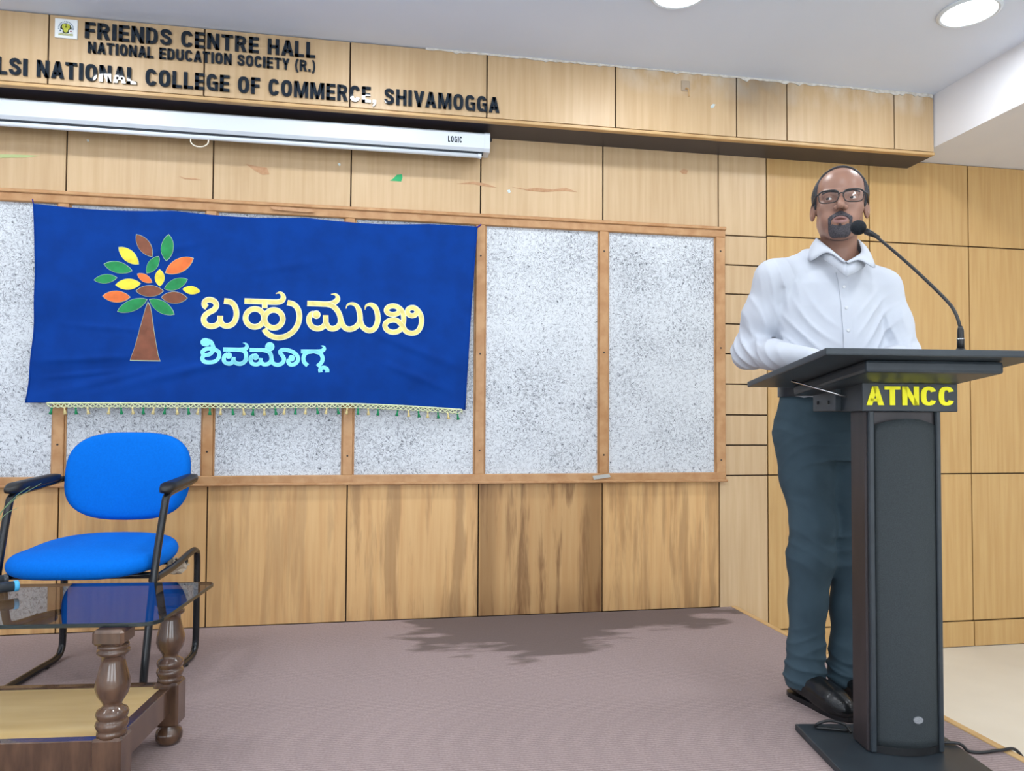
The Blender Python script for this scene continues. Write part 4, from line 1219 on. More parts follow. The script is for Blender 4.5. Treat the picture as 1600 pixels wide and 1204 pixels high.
badge = disc('badge', 0.012, 0.118, 0.0135, 0.0095, -0.029, -0.0325, pm('badge_silver', srgb(170, 175, 180), 0.35, srgb(140, 146, 152), scale=300, metal=0.5), podium)
box('header_box', (-0.128, -0.020, 0.956), (0.139, 0.105, 1.048), M_PODIUM, podium, bevel=0.002)
box('bracket_box', (-0.145, 0.105, 0.958), (0.139, 0.262, 1.040), M_PODIUM, podium, bevel=0.002)
for by, bz in ((0.225, 0.985), (0.150, 0.985)):
    V, Fc = lathe_data([(0.006, 0), (0.006, 0.003), (0.003, 0.004)], 10)
    mesh_obj('bolt', [(-0.145 - v[2], by + v[0], bz + v[1]) for v in V], Fc, M_BLACK, podium)
letters('ATNCC', (-0.117, -0.0202, 0.973), (0.128, -0.0202, 0.973), 0.052, podium, [M_YELLOW], depth=0.0025, gap=0.07, fat=1.0)
# slanted reading board and the tray under it
BF, BR_ = (-0.26, 1.107), (0.315, 1.0545)
sl = math.atan2(BR_[1] - BF[1], BR_[0] - BF[0]); roll = -0.007


def board_m(): return Matrix.Translation((-0.335, BF[0], BF[1])) @ Matrix.Rotation(-roll, 4, 'Y') @ Matrix.Rotation(sl, 4, 'X')


BL_ = math.hypot(BR_[0] - BF[0], BR_[1] - BF[1])
box('reading_board', (0, 0, -0.018), (0.54, BL_, 0.0), M_PODIUM, podium, bevel=0.004, seg=2, mtx=board_m())
box('under_tray', (0.125, 0.055, -0.050), (0.475, BL_ - 0.06, -0.0185), M_PODIUM, podium, bevel=0.008, seg=2, mtx=board_m())
tube('stay_rod', [(-0.265, 0.13, 1.048), (-0.137, 0.05, 0.998)], 0.0032, M_CHROME, podium, seg=8)


def pod(x, y, z=0.0): return np.array((2.815 + x * math.cos(PA) + y * math.sin(PA), -1.645 - x * math.sin(PA) + y * math.cos(PA), z))


# ------------------------------------------------------------------ gooseneck microphone
mb = pod(0.035, -0.20)
gz = 1.1012
mic = empty('gooseneck_microphone', (mb[0], mb[1], gz), 0, 'black gooseneck microphone on the podium bending towards the speaker', 'microphone')
gp = [(0.0, 0.0, 0.0), (0.0005, 0.0, 0.049), (0.0, 0.003, 0.073), (0.0075, 0.027, 0.110), (0.0092, 0.062, 0.149), (-0.0048, 0.1555, 0.245), (-0.0307, 0.2502, 0.3427), (-0.0444, 0.284, 0.3746), (-0.0611, 0.3156, 0.3989)]
lathe('mic_base', [(0.018, 0.0), (0.018, 0.003), (0.012, 0.007), (0.0095, 0.012)], M_BLACK, mic, seg=20)
tube('stem_socket', [(0, 0, 0.004), (0.0002, 0, 0.03), (0.0004, 0, 0.038), (0.0005, 0, 0.058), (0.0003, 0.001, 0.068)], [0.0085, 0.0085, 0.0078, 0.0075, 0.005], M_BLACK, mic, seg=14)
tube('socket_ring', [(0.0003, 0, 0.034), (0.0003, 0, 0.037)], 0.0092, M_CHROME, mic, seg=14)
tube('gooseneck', catmull(gp[1:8], 8), 0.0042, M_BLACK, mic, seg=12)
g7, g8 = np.array(gp[7]), np.array(gp[8]); dirm = (g8 - g7) / np.linalg.norm(g8 - g7)
tube('mic_capsule', [g7 - dirm * 0.03, g7, g7 + dirm * 0.015], [0.0045, 0.0085, 0.0095], M_BLACK, mic, seg=14)
M_FOAM = pm('black_foam', srgb(26, 32, 38), 0.95, srgb(16, 20, 26), scale=260, bump=0.5)
foam_path = [g8 + dirm * (-0.022 + 0.044 * k / 10) for k in range(11)]
tube('foam_windscreen', foam_path, [0.0215 * math.sqrt(max(0.02, 1 - ((k - 5) / 5.2) ** 2)) for k in range(11)], M_FOAM, mic, seg=20)

# power cable running off the podium over the stage edge
cp = [pod(0.108, 0.045, 0.0255), pod(0.130, 0.045, 0.0255), pod(0.160, 0.040, 0.0262), pod(0.176, 0.037, 0.020), pod(0.190, 0.034, 0.0065), (3.04, -1.652, 0.0055), (3.10, -1.655, 0.0085), (3.15, -1.655, 0.004), (3.185, -1.665, -0.06), (3.20, -1.70, -0.20), (3.21, -1.75, -0.255), (3.25, -1.95, -0.2555), (3.35, -2.4, -0.2555)]
tag(tube('power_cable', catmull(cp, 8), 0.0045, M_BLACK, None, seg=8), 'black power cable leading from the podium foot over the stage edge', 'cable')
cq = [pod(-0.108, 0.10, 0.03), pod(-0.118, 0.12, 0.045), pod(-0.155, 0.135, 0.05), pod(-0.185, 0.145, 0.038), pod(-0.19, 0.15, 0.0255), pod(-0.16, 0.14, 0.0255), pod(-0.105, 0.125, 0.0255)]
tag(tube('cable_loop', catmull(cq, 8), 0.0042, M_BLACK, None, seg=8), 'short black cable loop on the podium base by the shoe', 'cable')

# ------------------------------------------------------------------ the speaker: signed-distance modelling


class Field:
    def __init__(s, xs, ys, zs):
        s.x, s.y, s.z = (np.asarray(a, np.float32) for a in (xs, ys, zs))
        s.F = np.full((len(xs), len(ys), len(zs)), 1.0, np.float32)

    def sl(s, lo, hi):
        r = []
        for a, l, h in zip((s.x, s.y, s.z), lo, hi):
            r.append(slice(max(0, int(np.searchsorted(a, l)) - 1), min(len(a), int(np.searchsorted(a, h)) + 1)))
        return tuple(r)

    def grid(s, q): return s.x[q[0]][:, None, None], s.y[q[1]][None, :, None], s.z[q[2]][None, None, :]

    def apply(s, fn, lo, hi, k, cut=False):
        q = s.sl(lo, hi); d = fn(*s.grid(q))
        s.F[q] = smax(s.F[q], -d, k) if cut else smin(s.F[q], d, k)


def smin(a, b, k):
    if k <= 0: return np.minimum(a, b)
    h = np.maximum(k - np.abs(a - b), 0) / k
    return np.minimum(a, b) - h * h * (k * 0.25)


def smax(a, b, k): return -smin(-a, -b, k)


def f_cone(a, b, ra, rb):
    a, b = np.array(a, np.float32), np.array(b, np.float32); ba = b - a; L = float(ba @ ba) + 1e-12

    def fn(X, Y, Z):
        px, py, pz = X - a[0], Y - a[1], Z - a[2]
        t = np.clip((px * ba[0] + py * ba[1] + pz * ba[2]) / L, 0, 1)
        return np.sqrt((px - t * ba[0]) ** 2 + (py - t * ba[1]) ** 2 + (pz - t * ba[2]) ** 2) - (ra + (rb - ra) * t)
    return fn


def f_ell(c, r, rz=0.0, rx=0.0):
    c = np.array(c, np.float32); r = np.array(r, np.float32)
    cz, sz, cx_, sx_ = math.cos(rz), math.sin(rz), math.cos(rx), math.sin(rx)

    def fn(X, Y, Z):
        px, py, pz = X - c[0], Y - c[1], Z - c[2]
        px, py = px * cz + py * sz, -px * sz + py * cz
        py, pz = py * cx_ + pz * sx_, -py * sx_ + pz * cx_
        k0 = np.sqrt((px / r[0]) ** 2 + (py / r[1]) ** 2 + (pz / r[2]) ** 2)
        k1 = np.sqrt((px / r[0] ** 2) ** 2 + (py / r[1] ** 2) ** 2 + (pz / r[2] ** 2) ** 2) + 1e-9
        return k0 * (k0 - 1) / k1
    return fn


def cone(fd, a, b, ra, rb, k=0.01, cut=False):
    m = max(ra, rb) + k + 0.015
    lo = np.minimum(a, b) - m; hi = np.maximum(a, b) + m
    fd.apply(f_cone(a, b, ra, rb), lo, hi, k, cut)


def ellip(fd, c, r, k=0.01, cut=False, rz=0.0, rx=0.0):
    m = max(r) + k + 0.015
    fd.apply(f_ell(c, r, rz, rx), np.array(c) - m, np.array(c) + m, k, cut)


def chain(fd, pts, k=0.02):
    for (a, ra), (b, rb) in zip(pts[:-1], pts[1:]): cone(fd, a, b, ra, rb, k)


def surface(fd, F=None, relax=0):
    """surface nets on a rectilinear grid"""
    F = fd.F if F is None else F
    S = F < 0
    c = [S[i:S.shape[0] - 1 + i, j:S.shape[1] - 1 + j, k:S.shape[2] - 1 + k] for i in (0, 1) for j in (0, 1) for k in (0, 1)]
    cnt = sum(x.astype(np.int8) for x in c)
    act = (cnt > 0) & (cnt < 8)
    I = np.argwhere(act); idx = np.full(act.shape, -1, np.int64); idx[tuple(I.T)] = np.arange(len(I))
    acc = np.zeros((len(I), 3)); num = np.zeros(len(I))
    corners = [(i, j, k) for i in (0, 1) for j in (0, 1) for k in (0, 1)]
    co = [np.asarray(fd.x, float), np.asarray(fd.y, float), np.asarray(fd.z, float)]
    for a in range(8):
        for b in range(a + 1, 8):
            ca, cb = np.array(corners[a]), np.array(corners[b])
            if np.abs(ca - cb).sum() != 1: continue
            ia, ib = I + ca, I + cb
            fa, fb = F[tuple(ia.T)], F[tuple(ib.T)]
            m = (fa < 0) != (fb < 0)
            t = np.where(m, fa / np.where(m, fa - fb, 1), 0)
            pa = np.stack([co[d][ia[:, d]] for d in range(3)], 1); pb = np.stack([co[d][ib[:, d]] for d in range(3)], 1)
            acc += np.where(m[:, None], pa + (pb - pa) * t[:, None], 0); num += m
    V = acc / np.maximum(num, 1)[:, None]
    Q = []
    for ax in range(3):
        o1, o2 = [d for d in range(3) if d != ax]
        A_ = np.take(S, range(S.shape[ax] - 1), ax); B_ = np.take(S, range(1, S.shape[ax]), ax)
        E_ = np.argwhere(A_ != B_)
        ok = (E_[:, o1] > 0) & (E_[:, o2] > 0) & (E_[:, o1] < act.shape[o1]) & (E_[:, o2] < act.shape[o2]); E_ = E_[ok]
        fl = A_[tuple(E_.T)]

        def cell(d1, d2):
            e = E_.copy(); e[:, o1] -= d1; e[:, o2] -= d2
            return idx[tuple(e.T)]
        q = np.stack([cell(1, 1), cell(0, 1), cell(0, 0), cell(1, 0)], 1)
        if ax == 1: fl = ~fl
        q[~fl] = q[~fl][:, ::-1]; Q.append(q)
    Q = np.concatenate(Q)
    for _ in range(relax):
        s = np.zeros_like(V); n = np.zeros(len(V))
        for k in range(4):
            a, b = Q[:, k], Q[:, (k + 1) % 4]
            for u, w in ((a, b), (b, a)):
                for d in range(3): s[:, d] += np.bincount(u, V[w, d], len(V))
                n += np.bincount(u, minlength=len(V))
        V = V * 0.5 + 0.5 * s / np.maximum(n, 1)[:, None]
    return V, Q


def net_obj(name, V, Q, mats, parent, midx=None):
    me = bpy.data.meshes.new(name)
    me.vertices.add(len(V)); me.vertices.foreach_set('co', np.asarray(V, np.float32).ravel())
    me.loops.add(len(Q) * 4); me.loops.foreach_set('vertex_index', np.asarray(Q, np.int32).ravel())
    me.polygons.add(len(Q)); me.polygons.foreach_set('loop_start', np.arange(0, len(Q) * 4, 4, dtype=np.int32))
    me.update(calc_edges=True); me.validate()
    for m in (mats if isinstance(mats, (list, tuple)) else [mats]): me.materials.append(m)
    if midx is not None: me.polygons.foreach_set('material_index', np.asarray(midx, np.int32))
    me.polygons.foreach_set('use_smooth', np.ones(len(me.polygons), bool))
    return link(bpy.data.objects.new(name, me), parent)


def ramp_axis(segs):
    """grid coordinates from (start, end, step) pieces"""
    out = []
    for a, b, st in segs: out += list(np.arange(a, b - st * 0.3, st))
    return np.array(out + [segs[-1][1]])


P0 = np.array((2.90, -1.225, 0.0)); PTH = math.radians(-33.9)
person = empty('person', tuple(P0), PTH, 'man in white shirt and dark blue trousers speaking behind the podium, glasses and goatee', 'person')
PR, PB = np.array((math.cos(PTH), math.sin(PTH), 0)), np.array((-math.sin(PTH), math.cos(PTH), 0))


def to_person(w): d = np.asarray(w) - P0; return np.array((d @ PR, d @ PB, d[2]))


M_SKIN = pm('brown_skin', srgb(154, 116, 98), 0.40, srgb(140, 104, 88), scale=14, sss=0.12, spec=0.5)
M_LIP = pm('lips', srgb(142, 104, 98), 0.45)
M_HAIR = pm('dark_hair', srgb(38, 38, 42), 0.6, srgb(58, 58, 62), scale=220, bump=0.4)
M_BEARD = pm('greying_beard', srgb(44, 42, 47), 0.75, srgb(76, 72, 77), scale=260, bump=0.4)
M_SHIRT = pm('white_shirt_cotton', srgb(193, 198, 207), 0.9, srgb(188, 193, 203), scale=5, spec=0.2)
M_TROUSER = pm('slate_blue_trouser', srgb(60, 79, 90), 0.8, srgb(53, 71, 82), scale=8, spec=0.3)
M_SHOE = pm('black_leather', srgb(30, 32, 34), 0.25, srgb(22, 24, 26), scale=30, bump=0.1)
M_BELT = pm('black_belt', srgb(20, 22, 25), 0.35)

TA = math.radians(25); TC, TS = math.cos(TA), math.sin(TA); TCX, TCY = -0.035, 0.03


def tor(xt, yt, z): return np.array((TCX + xt * TC - yt * TS, TCY + xt * TS + yt * TC, z))


def loft(keys, grow=0.0):
    zk = [k[0] for k in keys]

    def fn(X, Y, Z):
        xt = (X - TCX) * TC + (Y - TCY) * TS; yt = -(X - TCX) * TS + (Y - TCY) * TC
        a = np.interp(Z, zk, [k[1] for k in keys]) + grow; b = np.interp(Z, zk, [k[2] for k in keys]) + grow; yc = np.interp(Z, zk, [k[3] for k in keys])
        d = (np.sqrt((xt / a) ** 2 + ((yt - yc) / b) ** 2) - 1) * np.minimum(a, b) * 0.92
        return np.maximum(np.maximum(d, Z - zk[-1]), zk[0] - Z).astype(np.float32)
    return fn


TORSO = [(1.005, .160, .116, -.004), (1.03, .166, .122, -.006), (1.06, .172, .130, -.010), (1.13, .172, .130, -.014), (1.22, .178, .127, -.010), (1.31, .188, .120, -.004), (1.39, .186, .108, .004), (1.44, .160, .092, .010), (1.48, .105, .074, .014), (1.515, .072, .066, .016)]
SH_R, EL_R, WR_R = np.array((-0.205, -0.055, 1.422)), np.array((-0.292, -0.015, 1.172)), np.array((-0.105, -0.215, 1.128))
SH_L, EL_L, WR_L = np.array((0.132, 0.108, 1.392)), np.array((0.200, 0.085, 1.135)), np.array((0.130, -0.125, 1.118))
# ---- shirt
fs = Field(np.arange(-0.40, 0.31, 0.0042), np.arange(-0.30, 0.24, 0.0042), np.arange(0.985, 1.56, 0.0042))
fs.apply(loft(TORSO), (-0.3, -0.2, 0.98), (0.25, 0.24, 1.54), 0.0)
for sx, S_ in ((-1, SH_R), (1, SH_L)):
    cone(fs, tor(0.075 * sx, 0.012, 1.468), S_ + np.array((0, 0, -0.006)), 0.045, 0.060, 0.04)
chain(fs, [(SH_R, .060), (SH_R * .5 + EL_R * .5, .060), (EL_R, .053)], 0.03)
chain(fs, [(SH_L, .060), (SH_L * .5 + EL_L * .5, .058), (EL_L, .053)], 0.03)
ellip(fs, EL_R, (.056, .056, .060), 0.02); ellip(fs, EL_L, (.056, .056, .058), 0.02)
WX_R = WR_R + (WR_R - EL_R) * .14; WX_L = WR_L + (WR_L - EL_L) * .12
chain(fs, [(EL_R, .054), (EL_R * .5 + WR_R * .5, .050), (WX_R, .035)], 0.022)
chain(fs, [(EL_L, .054), (EL_L * .5 + WR_L * .5, .048), (WX_L, .035)], 0.022)


def fold(fd, pts, r, k=0.012, cut=False):
    P = catmull(pts, 4)
    for i, (a, b) in enumerate(zip(P[:-1], P[1:])):
        t = (i + 0.5) / (len(P) - 1); rr = r * (0.35 + 0.65 * math.sin(math.pi * t))
        cone(fd, a, b, rr, rr, k, cut)


def wrinkle(fd, c, R, n, lam, amp, warp=1.0, seed=0.0):
    """a patch of roughly parallel cloth folds running across direction n, fading away from c"""
    c, n = np.asarray(c, float), np.asarray(n, float); n = n / np.linalg.norm(n); R = np.broadcast_to(np.asarray(R, float), (3,))
    q = fd.sl(c - 2 * R, c + 2 * R); X, Y, Z = fd.grid(q)
    w = np.exp(-((X - c[0]) / R[0]) ** 2 - ((Y - c[1]) / R[1]) ** 2 - ((Z - c[2]) / R[2]) ** 2)
    ph = math.pi * ((X - c[0]) * n[0] + (Y - c[1]) * n[1] + (Z - c[2]) * n[2]) / lam
    ph = ph + warp * (np.sin(X * 27 + seed) + np.sin(Y * 33 + 2 * seed) + np.sin(Z * 24 + 3 * seed)) * 0.5
    rd = (1 - np.abs(np.sin(ph))) ** 1.6
    fd.F[q] -= (amp * w * (rd - 0.35)).astype(np.float32)


ua_r = (EL_R - SH_R) / np.linalg.norm(EL_R - SH_R); fa_r = (WR_R - EL_R) / np.linalg.norm(WR_R - EL_R)
ua_l = (EL_L - SH_L) / np.linalg.norm(EL_L - SH_L); fa_l = (WR_L - EL_L) / np.linalg.norm(WR_L - EL_L)
wrinkle(fs, EL_R + (.01, -.03, .0), (.08, .09, .07), ua_r * 1.0 - fa_r * .8, .038, .011, 1.2, .4)
wrinkle(fs, EL_R * .55 + WR_R * .45, (.08, .09, .05), fa_r + np.array((0, 0, .7)), .042, .007, 1.2, 1.4)
wrinkle(fs, SH_R * .5 + EL_R * .5 + (.0, -.03, 0), (.07, .07, .11), np.array((.8, .3, .25)), .045, .006, 1.0, 2.1)
wrinkle(fs, SH_R + (.03, -.05, -.03), (.06, .06, .08), np.array((.95, .2, .25)), .035, .007, .8, .7)
wrinkle(fs, tor(-.12, -.10, 1.22), (.09, .08, .11), tor(.75, 0, 0) - tor(0, 0, 0) + (0, 0, .65), .048, .008, 1.1, 3.0)
wrinkle(fs, tor(.12, -.09, 1.24), (.08, .08, .10), tor(-.65, 0, 0) - tor(0, 0, 0) + (0, 0, .75), .040, .009, 1.1, 1.7)
wrinkle(fs, EL_L + (.0, -.03, .01), (.07, .08, .07), ua_l - fa_l * .8, .038, .009, 1.2, 2.6)
wrinkle(fs, SH_L * .5 + EL_L * .5 + (.0, -.03, 0), (.06, .07, .10), np.array((.8, -.3, .25)), .045, .006, 1.0, .9)
wrinkle(fs, tor(0, -.12, 1.07), (.20, .10, .06), tor(1, 0, 0) - tor(0, 0, 0), .042, .006, .8, 4.0)
fold(fs, [SH_R + (.034, -.050, -.05), SH_R + (.030, -.052, -.10), SH_R + (.012, -.055, -.16), SH_R + (.0, -.06, -.20)], .007, 0.012, True)
fold(fs, [SH_L + (-.034, -.052, -.05), SH_L + (-.032, -.055, -.11), SH_L + (-.012, -.06, -.17)], .007, 0.012, True)
q = fs.sl((-.2, -.2, 1.42), (.2, .2, 1.56))
# open collar: a V cut at the throat
fs.apply(f_cone(tor(0.004, -.108, 1.462), tor(0, -.02, 1.575), .004, .050), (-.12, -.16, 1.42), (.14, .1, 1.56), 0.006, True)
V, Q = surface(fs, relax=1)
shirt = net_obj('shirt', V, Q, M_SHIRT, person)
# collar leaves
CL = [((0, .088, 1.560), (0, .106, 1.520)), ((-.050, .068, 1.562), (-.066, .084, 1.518)), ((-.0695, .006, 1.560), (-.094, .012, 1.505)), ((-.0575, -.050, 1.536), (-.0875, -.085, 1.4635)), ((-.0263, -.092, 1.4967), (-.0345, -.103, 1.4825)), ((.0205, -.118, 1.4445), (.0150, -.122, 1.4405))]
CR = [((0, .088, 1.560), (0, .106, 1.520)), ((.050, .074, 1.556), (.068, .090, 1.508)), ((.0625, .022, 1.5434), (.0935, .032, 1.4947)), ((.0690, -.035, 1.4930), (.1065, -.067, 1.4290)), ((.0481, -.090, 1.4640), (.0611, -.100, 1.4500)), ((.0205, -.1185, 1.4440), (.0260, -.122, 1.4380))]
for leaf in (CL, CR):
    top = catmull([p[0] for p in leaf], 5); bot = catmull([p[1] for p in leaf], 5); V = []
    for a, b in zip(top, bot):
        for t in np.linspace(0, 1, 5):
            bulge = 0.007 * math.sin(math.pi * t)
            c_ = np.array((0.0, 0.02, 0)); o_ = a * (1 - t) + b * t; n_ = (o_ - c_) * (1, 1, 0); n_ = n_ / (np.linalg.norm(n_) + 1e-9)
            V.append(o_ + n_ * bulge)
    nn = len(top)
    Fc = [(i * 5 + k, i * 5 + k + 1, (i + 1) * 5 + k + 1, (i + 1) * 5 + k) for i in range(nn - 1) for k in range(4)]
    o = mesh_obj('collar_leaf', V, Fc, M_SHIRT, shirt, smooth=True)
    md = o.modifiers.new('thick', 'SOLIDIFY'); md.thickness = 0.003; md.offset = 0
stand = [np.array(p[0]) for p in CL[::-1]] + [np.array(p[0]) for p in CR[1:]]
stand = catmull(stand, 5); V = []
for p in stand:
    r_ = (p - np.array((0.0, 0.02, p[2]))); k_ = np.array((r_[0], r_[1], 0)); k_ = k_ / (np.linalg.norm(k_) + 1e-9)
    V += [p - k_ * .001, p + k_ * .004 - (0, 0, .022), p + k_ * .012 - (0, 0, .050)]
Fc = [(i * 3 + k, i * 3 + k + 1, (i + 1) * 3 + k + 1, (i + 1) * 3 + k) for i in range(len(stand) - 1) for k in range(2)]
o = mesh_obj('collar_stand', V, Fc, M_SHIRT, shirt, smooth=True)
md = o.modifiers.new('thick', 'SOLIDIFY'); md.thickness = 0.002; md.offset = 0
# placket and buttons


def chest(xt, z):
    """front surface of the shirt in the torso frame"""
    a = np.interp(z, [k[0] for k in TORSO], [k[1] for k in TORSO]); b = np.interp(z, [k[0] for k in TORSO], [k[2] for k in TORSO]); yc = np.interp(z, [k[0] for k in TORSO], [k[3] for k in TORSO])
    return yc - b * math.sqrt(max(0, 1 - (xt / a) ** 2))


V = []
zz = np.linspace(1.425, 1.02, 30)
for z in zz:
    for xt, o_ in ((-.016, .0), (-.016, .003), (.016, .003), (.016, .0)):
        V.append(tor(xt + .002, chest(xt, z) - o_ - .0005, z))
Fc = [(i * 4 + k, i * 4 + k + 1, (i + 1) * 4 + k + 1, (i + 1) * 4 + k) for i in range(len(zz) - 1) for k in range(3)]
mesh_obj('placket', V, Fc, M_SHIRT, shirt)
M_BTN = pm('pearl_button', srgb(205, 208, 212), 0.3)
for z in (1.372, 1.300, 1.225, 1.150, 1.08):
    V, Fc = lathe_data([(0.0055, 0), (0.0055, 0.0018), (0.004, 0.0024), (0.002, 0.0016)], 14)
    y0 = chest(0, z) - .0036
    mesh_obj('button', [tor(v[0] + .002, y0 - v[2], z + v[1]) for v in V], Fc, M_BTN, shirt, smooth=True)

# ---- trousers
ft = Field(np.arange(-0.26, 0.20, 0.0042), np.arange(-0.20, 0.20, 0.0042), np.arange(0.045, 1.05, 0.0045))
PEL = [(0.80, .150, .120, .0), (0.88, .172, .130, .004), (0.95, .175, .128, .004), (1.0, .166, .120, .0), (1.042, .160, .114, -.002)]
ft.apply(loft(PEL), (-0.3, -0.25, 0.75), (0.25, 0.25, 1.06), 0.0)
RLEG = [((-.118, .000, .88), .096), ((-.105, -.018, .74), .084), ((-.086, -.035, .58), .069), ((-.093, -.034, .47), .074), ((-.104, -.034, .32), .058), ((-.110, -.040, .17), .056), ((-.114, -.045, .085), .061), ((-.112, -.048, .06), .060)]
LLEG = [((.030, .070, .88), .094), ((.035, .055, .72), .082), ((.038, .040, .54), .069), ((.034, .042, .45), .070), ((.026, .042, .30), .060), ((.022, .038, .16), .058), ((.018, .034, .085), .062), ((.018, .032, .06), .060)]
chain(ft, [(np.array(a), r) for a, r in RLEG], 0.03); chain(ft, [(np.array(a), r) for a, r in LLEG], 0.03)
for c_, sd_ in (((-.112, -.05, .10), .3), ((.018, .03, .10), 1.9)):           # stacked folds above the shoes
    wrinkle(ft, c_, (.12, .12, .055), (.25, .1, 1), .036, .010, 1.3, sd_)
wrinkle(ft, (-.10, -.08, .20), (.10, .10, .05), (-.3, .1, 1), .045, .005, 1.2, .2)
wrinkle(ft, (-.10, -.07, .50), (.12, .10, .09), (.45, 0, 1), .060, .0055, 1.6, 2.2)
wrinkle(ft, (-.08, -.08, .66), (.10, .10, .08), (.8, 0, .8), .062, .004, 1.4, .8)
wrinkle(ft, (-.07, -.09, .82), (.14, .12, .07), (-.35, 0, 1), .050, .006, 1.5, 1.2)
wrinkle(ft, (-.16, -.03, .92), (.10, .12, .06), (.3, .2, 1), .050, .003, 1.1, 3.2)
wrinkle(ft, (.03, .0, .50), (.10, .10, .10), (-.4, 0, 1), .055, .006, 1.2, .1)
V, Q = surface(ft, relax=1)
trousers = net_obj('trousers', V, Q, M_TROUSER, person)
# belt
V = []; NB = 64
for z, g in ((1.012, .001), (1.012, .005), (1.046, .005), (1.046, .001)):
    for k in range(NB):
        a = 2 * math.pi * k / NB; V.append(tor((.163 + g + .004) * math.cos(a), -.004 + (.118 + g + .006) * math.sin(a), z))
Fc = [(r * NB + k, r * NB + (k + 1) % NB, ((r + 1) % 4) * NB + (k + 1) % NB, ((r + 1) % 4) * NB + k) for r in range(4) for k in range(NB)]
belt = mesh_obj('belt', V, Fc, M_BELT, person)
bk = tor(0, -.137, 1.029)
bm = bmesh.new(); bm_box(bm, (-.022, -.004, -.019), (.022, .004, .019), bevel=.004, mtx=Matrix.Translation(bk) @ Matrix.Rotation(TA, 4, 'Z'))
bm_obj('buckle', bm, M_CHROME, belt)

# ---- shoes
for (ax, ay), ang in (((-.119, -.047), 46), ((.012, .040), 40)):
    d = np.array((math.sin(math.radians(ang)), -math.cos(math.radians(ang)), 0)); a0 = np.array((ax, ay, 0)) - d * 0.03
    lo = np.minimum(a0 - d * .06, a0 + d * .25) - .06; hi = np.maximum(a0 - d * .06, a0 + d * .25) + .06
    fh = Field(np.arange(lo[0], hi[0], .0035), np.arange(lo[1], hi[1], .0035), np.arange(-.01, .135, .0035))
    chain(fh, [(a0 + d * .0 + (0, 0, .055), .038), (a0 + d * .06 + (0, 0, .058), .040), (a0 + d * .12 + (0, 0, .046), .041), (a0 + d * .17 + (0, 0, .036), .041), (a0 + d * .205 + (0, 0, .031), .033)], .03)
    chain(fh, [(a0 + d * .015 + (0, 0, .07), .038), (a0 + d * .035 + (0, 0, .105), .036)], .025)
    sd = np.array((-d[1], d[0], 0))
    for t_ in (.118, .132):                              # creases over the toes
        fold(fh, [a0 + d * t_ + sd * -.036 + (0, 0, .062), a0 + d * (t_ + .006) + (0, 0, .086 - (t_ - .118) * .4), a0 + d * t_ + sd * .036 + (0, 0, .062)], .0028, .003, True)
    q = fh.sl((-9, -9, -9), (9, 9, 9)); X, Y, Z = fh.grid(q)
    fh.F = np.maximum(fh.F, (.012 - Z) + 0 * X + 0 * Y).astype(np.float32)
    V, Q = surface(fh, relax=1)
    shoe = net_obj('shoe', V, Q, M_SHOE, person)
    ol = []
    for t_, w_ in ((-.030, .012), (-.024, .024), (-.006, .034), (.04, .037), (.09, .038), (.14, .043), (.18, .042), (.21, .033), (.232, .018), (.238, .006)):
        ol.append((t_, w_))
    ol = [(t_, w_ * .93) for t_, w_ in ol]
    pts = [a0 + d * t_ + sd * w_ for t_, w_ in ol] + [a0 + d * t_ - sd * w_ for t_, w_ in ol[::-1]]
    n = len(pts); V = [p + (0, 0, 0.0) for p in pts] + [p + (0, 0, .016) for p in pts]
    Fc = [tuple(range(n)), tuple(n + k for k in range(n))[::-1]] + [(k, n + k, n + (k + 1) % n, (k + 1) % n) for k in range(n)]
    o = mesh_obj('sole', V, Fc, M_BELT, shoe)
    bm = bmesh.new(); bm.from_mesh(o.data); bmesh.ops.recalc_face_normals(bm, faces=bm.faces); bm.to_mesh(o.data); bm.free()

# ---- body: head, neck, chest, arms and hands in one skin
HC = np.array((0.004, -0.022, 1.655)); HROLL, HYAW, HPITCH = math.radians(2.0), math.radians(2.0), math.radians(-2.0)
HM = Matrix.Rotation(HYAW, 3, 'Z') @ Matrix.Rotation(HROLL, 3, 'Y') @ Matrix.Rotation(HPITCH, 3, 'X')
HMn = np.array(HM)


def hp(x, y, z): return HC + HMn @ np.array((x, y, z))


fb = Field(ramp_axis([(-.34, -.105, .0045), (-.105, .115, .002), (.115, .24, .0045)]), ramp_axis([(-.37, -.165, .0045), (-.165, .125, .0022), (.125, .18, .005)]), ramp_axis([(1.0, 1.50, .0045), (1.50, 1.805, .002)]))
hq = fb.sl((-.105, -.165, 1.49), (.115, .125, 1.806))
gx, gy, gz_ = fb.grid(hq)
shp = np.broadcast_shapes(gx.shape, gy.shape, gz_.shape)
D = [np.broadcast_to(g - c_, shp) for g, c_ in zip((gx, gy, gz_), HC.astype(np.float32))]
HX, HY, HZ = (sum(HMn[r, c_] * D[r] for r in range(3)).astype(np.float32) for c_ in range(3))


class Local:
    """field on the head block in head coordinates"""
    def __init__(s): s.F = np.full(shp, 1.0, np.float32)
    def apply(s, fn, lo, hi, k, cut=False):
        # restrict to the box lo..hi (head axes are nearly grid aligned)
        m = 0.012
        i = [np.flatnonzero((c_ >= l - m) & (c_ <= h + m)) for c_, l, h in zip((gx.ravel() - HC[0], gy.ravel() - HC[1], gz_.ravel() - HC[2]), lo, hi)]
        if min(len(v) for v in i) == 0: return
        q = tuple(slice(v[0], v[-1] + 1) for v in i)
        d = fn(HX[q], HY[q], HZ[q])
        s.F[q] = smax(s.F[q], -d, k) if cut else smin(s.F[q], d, k)


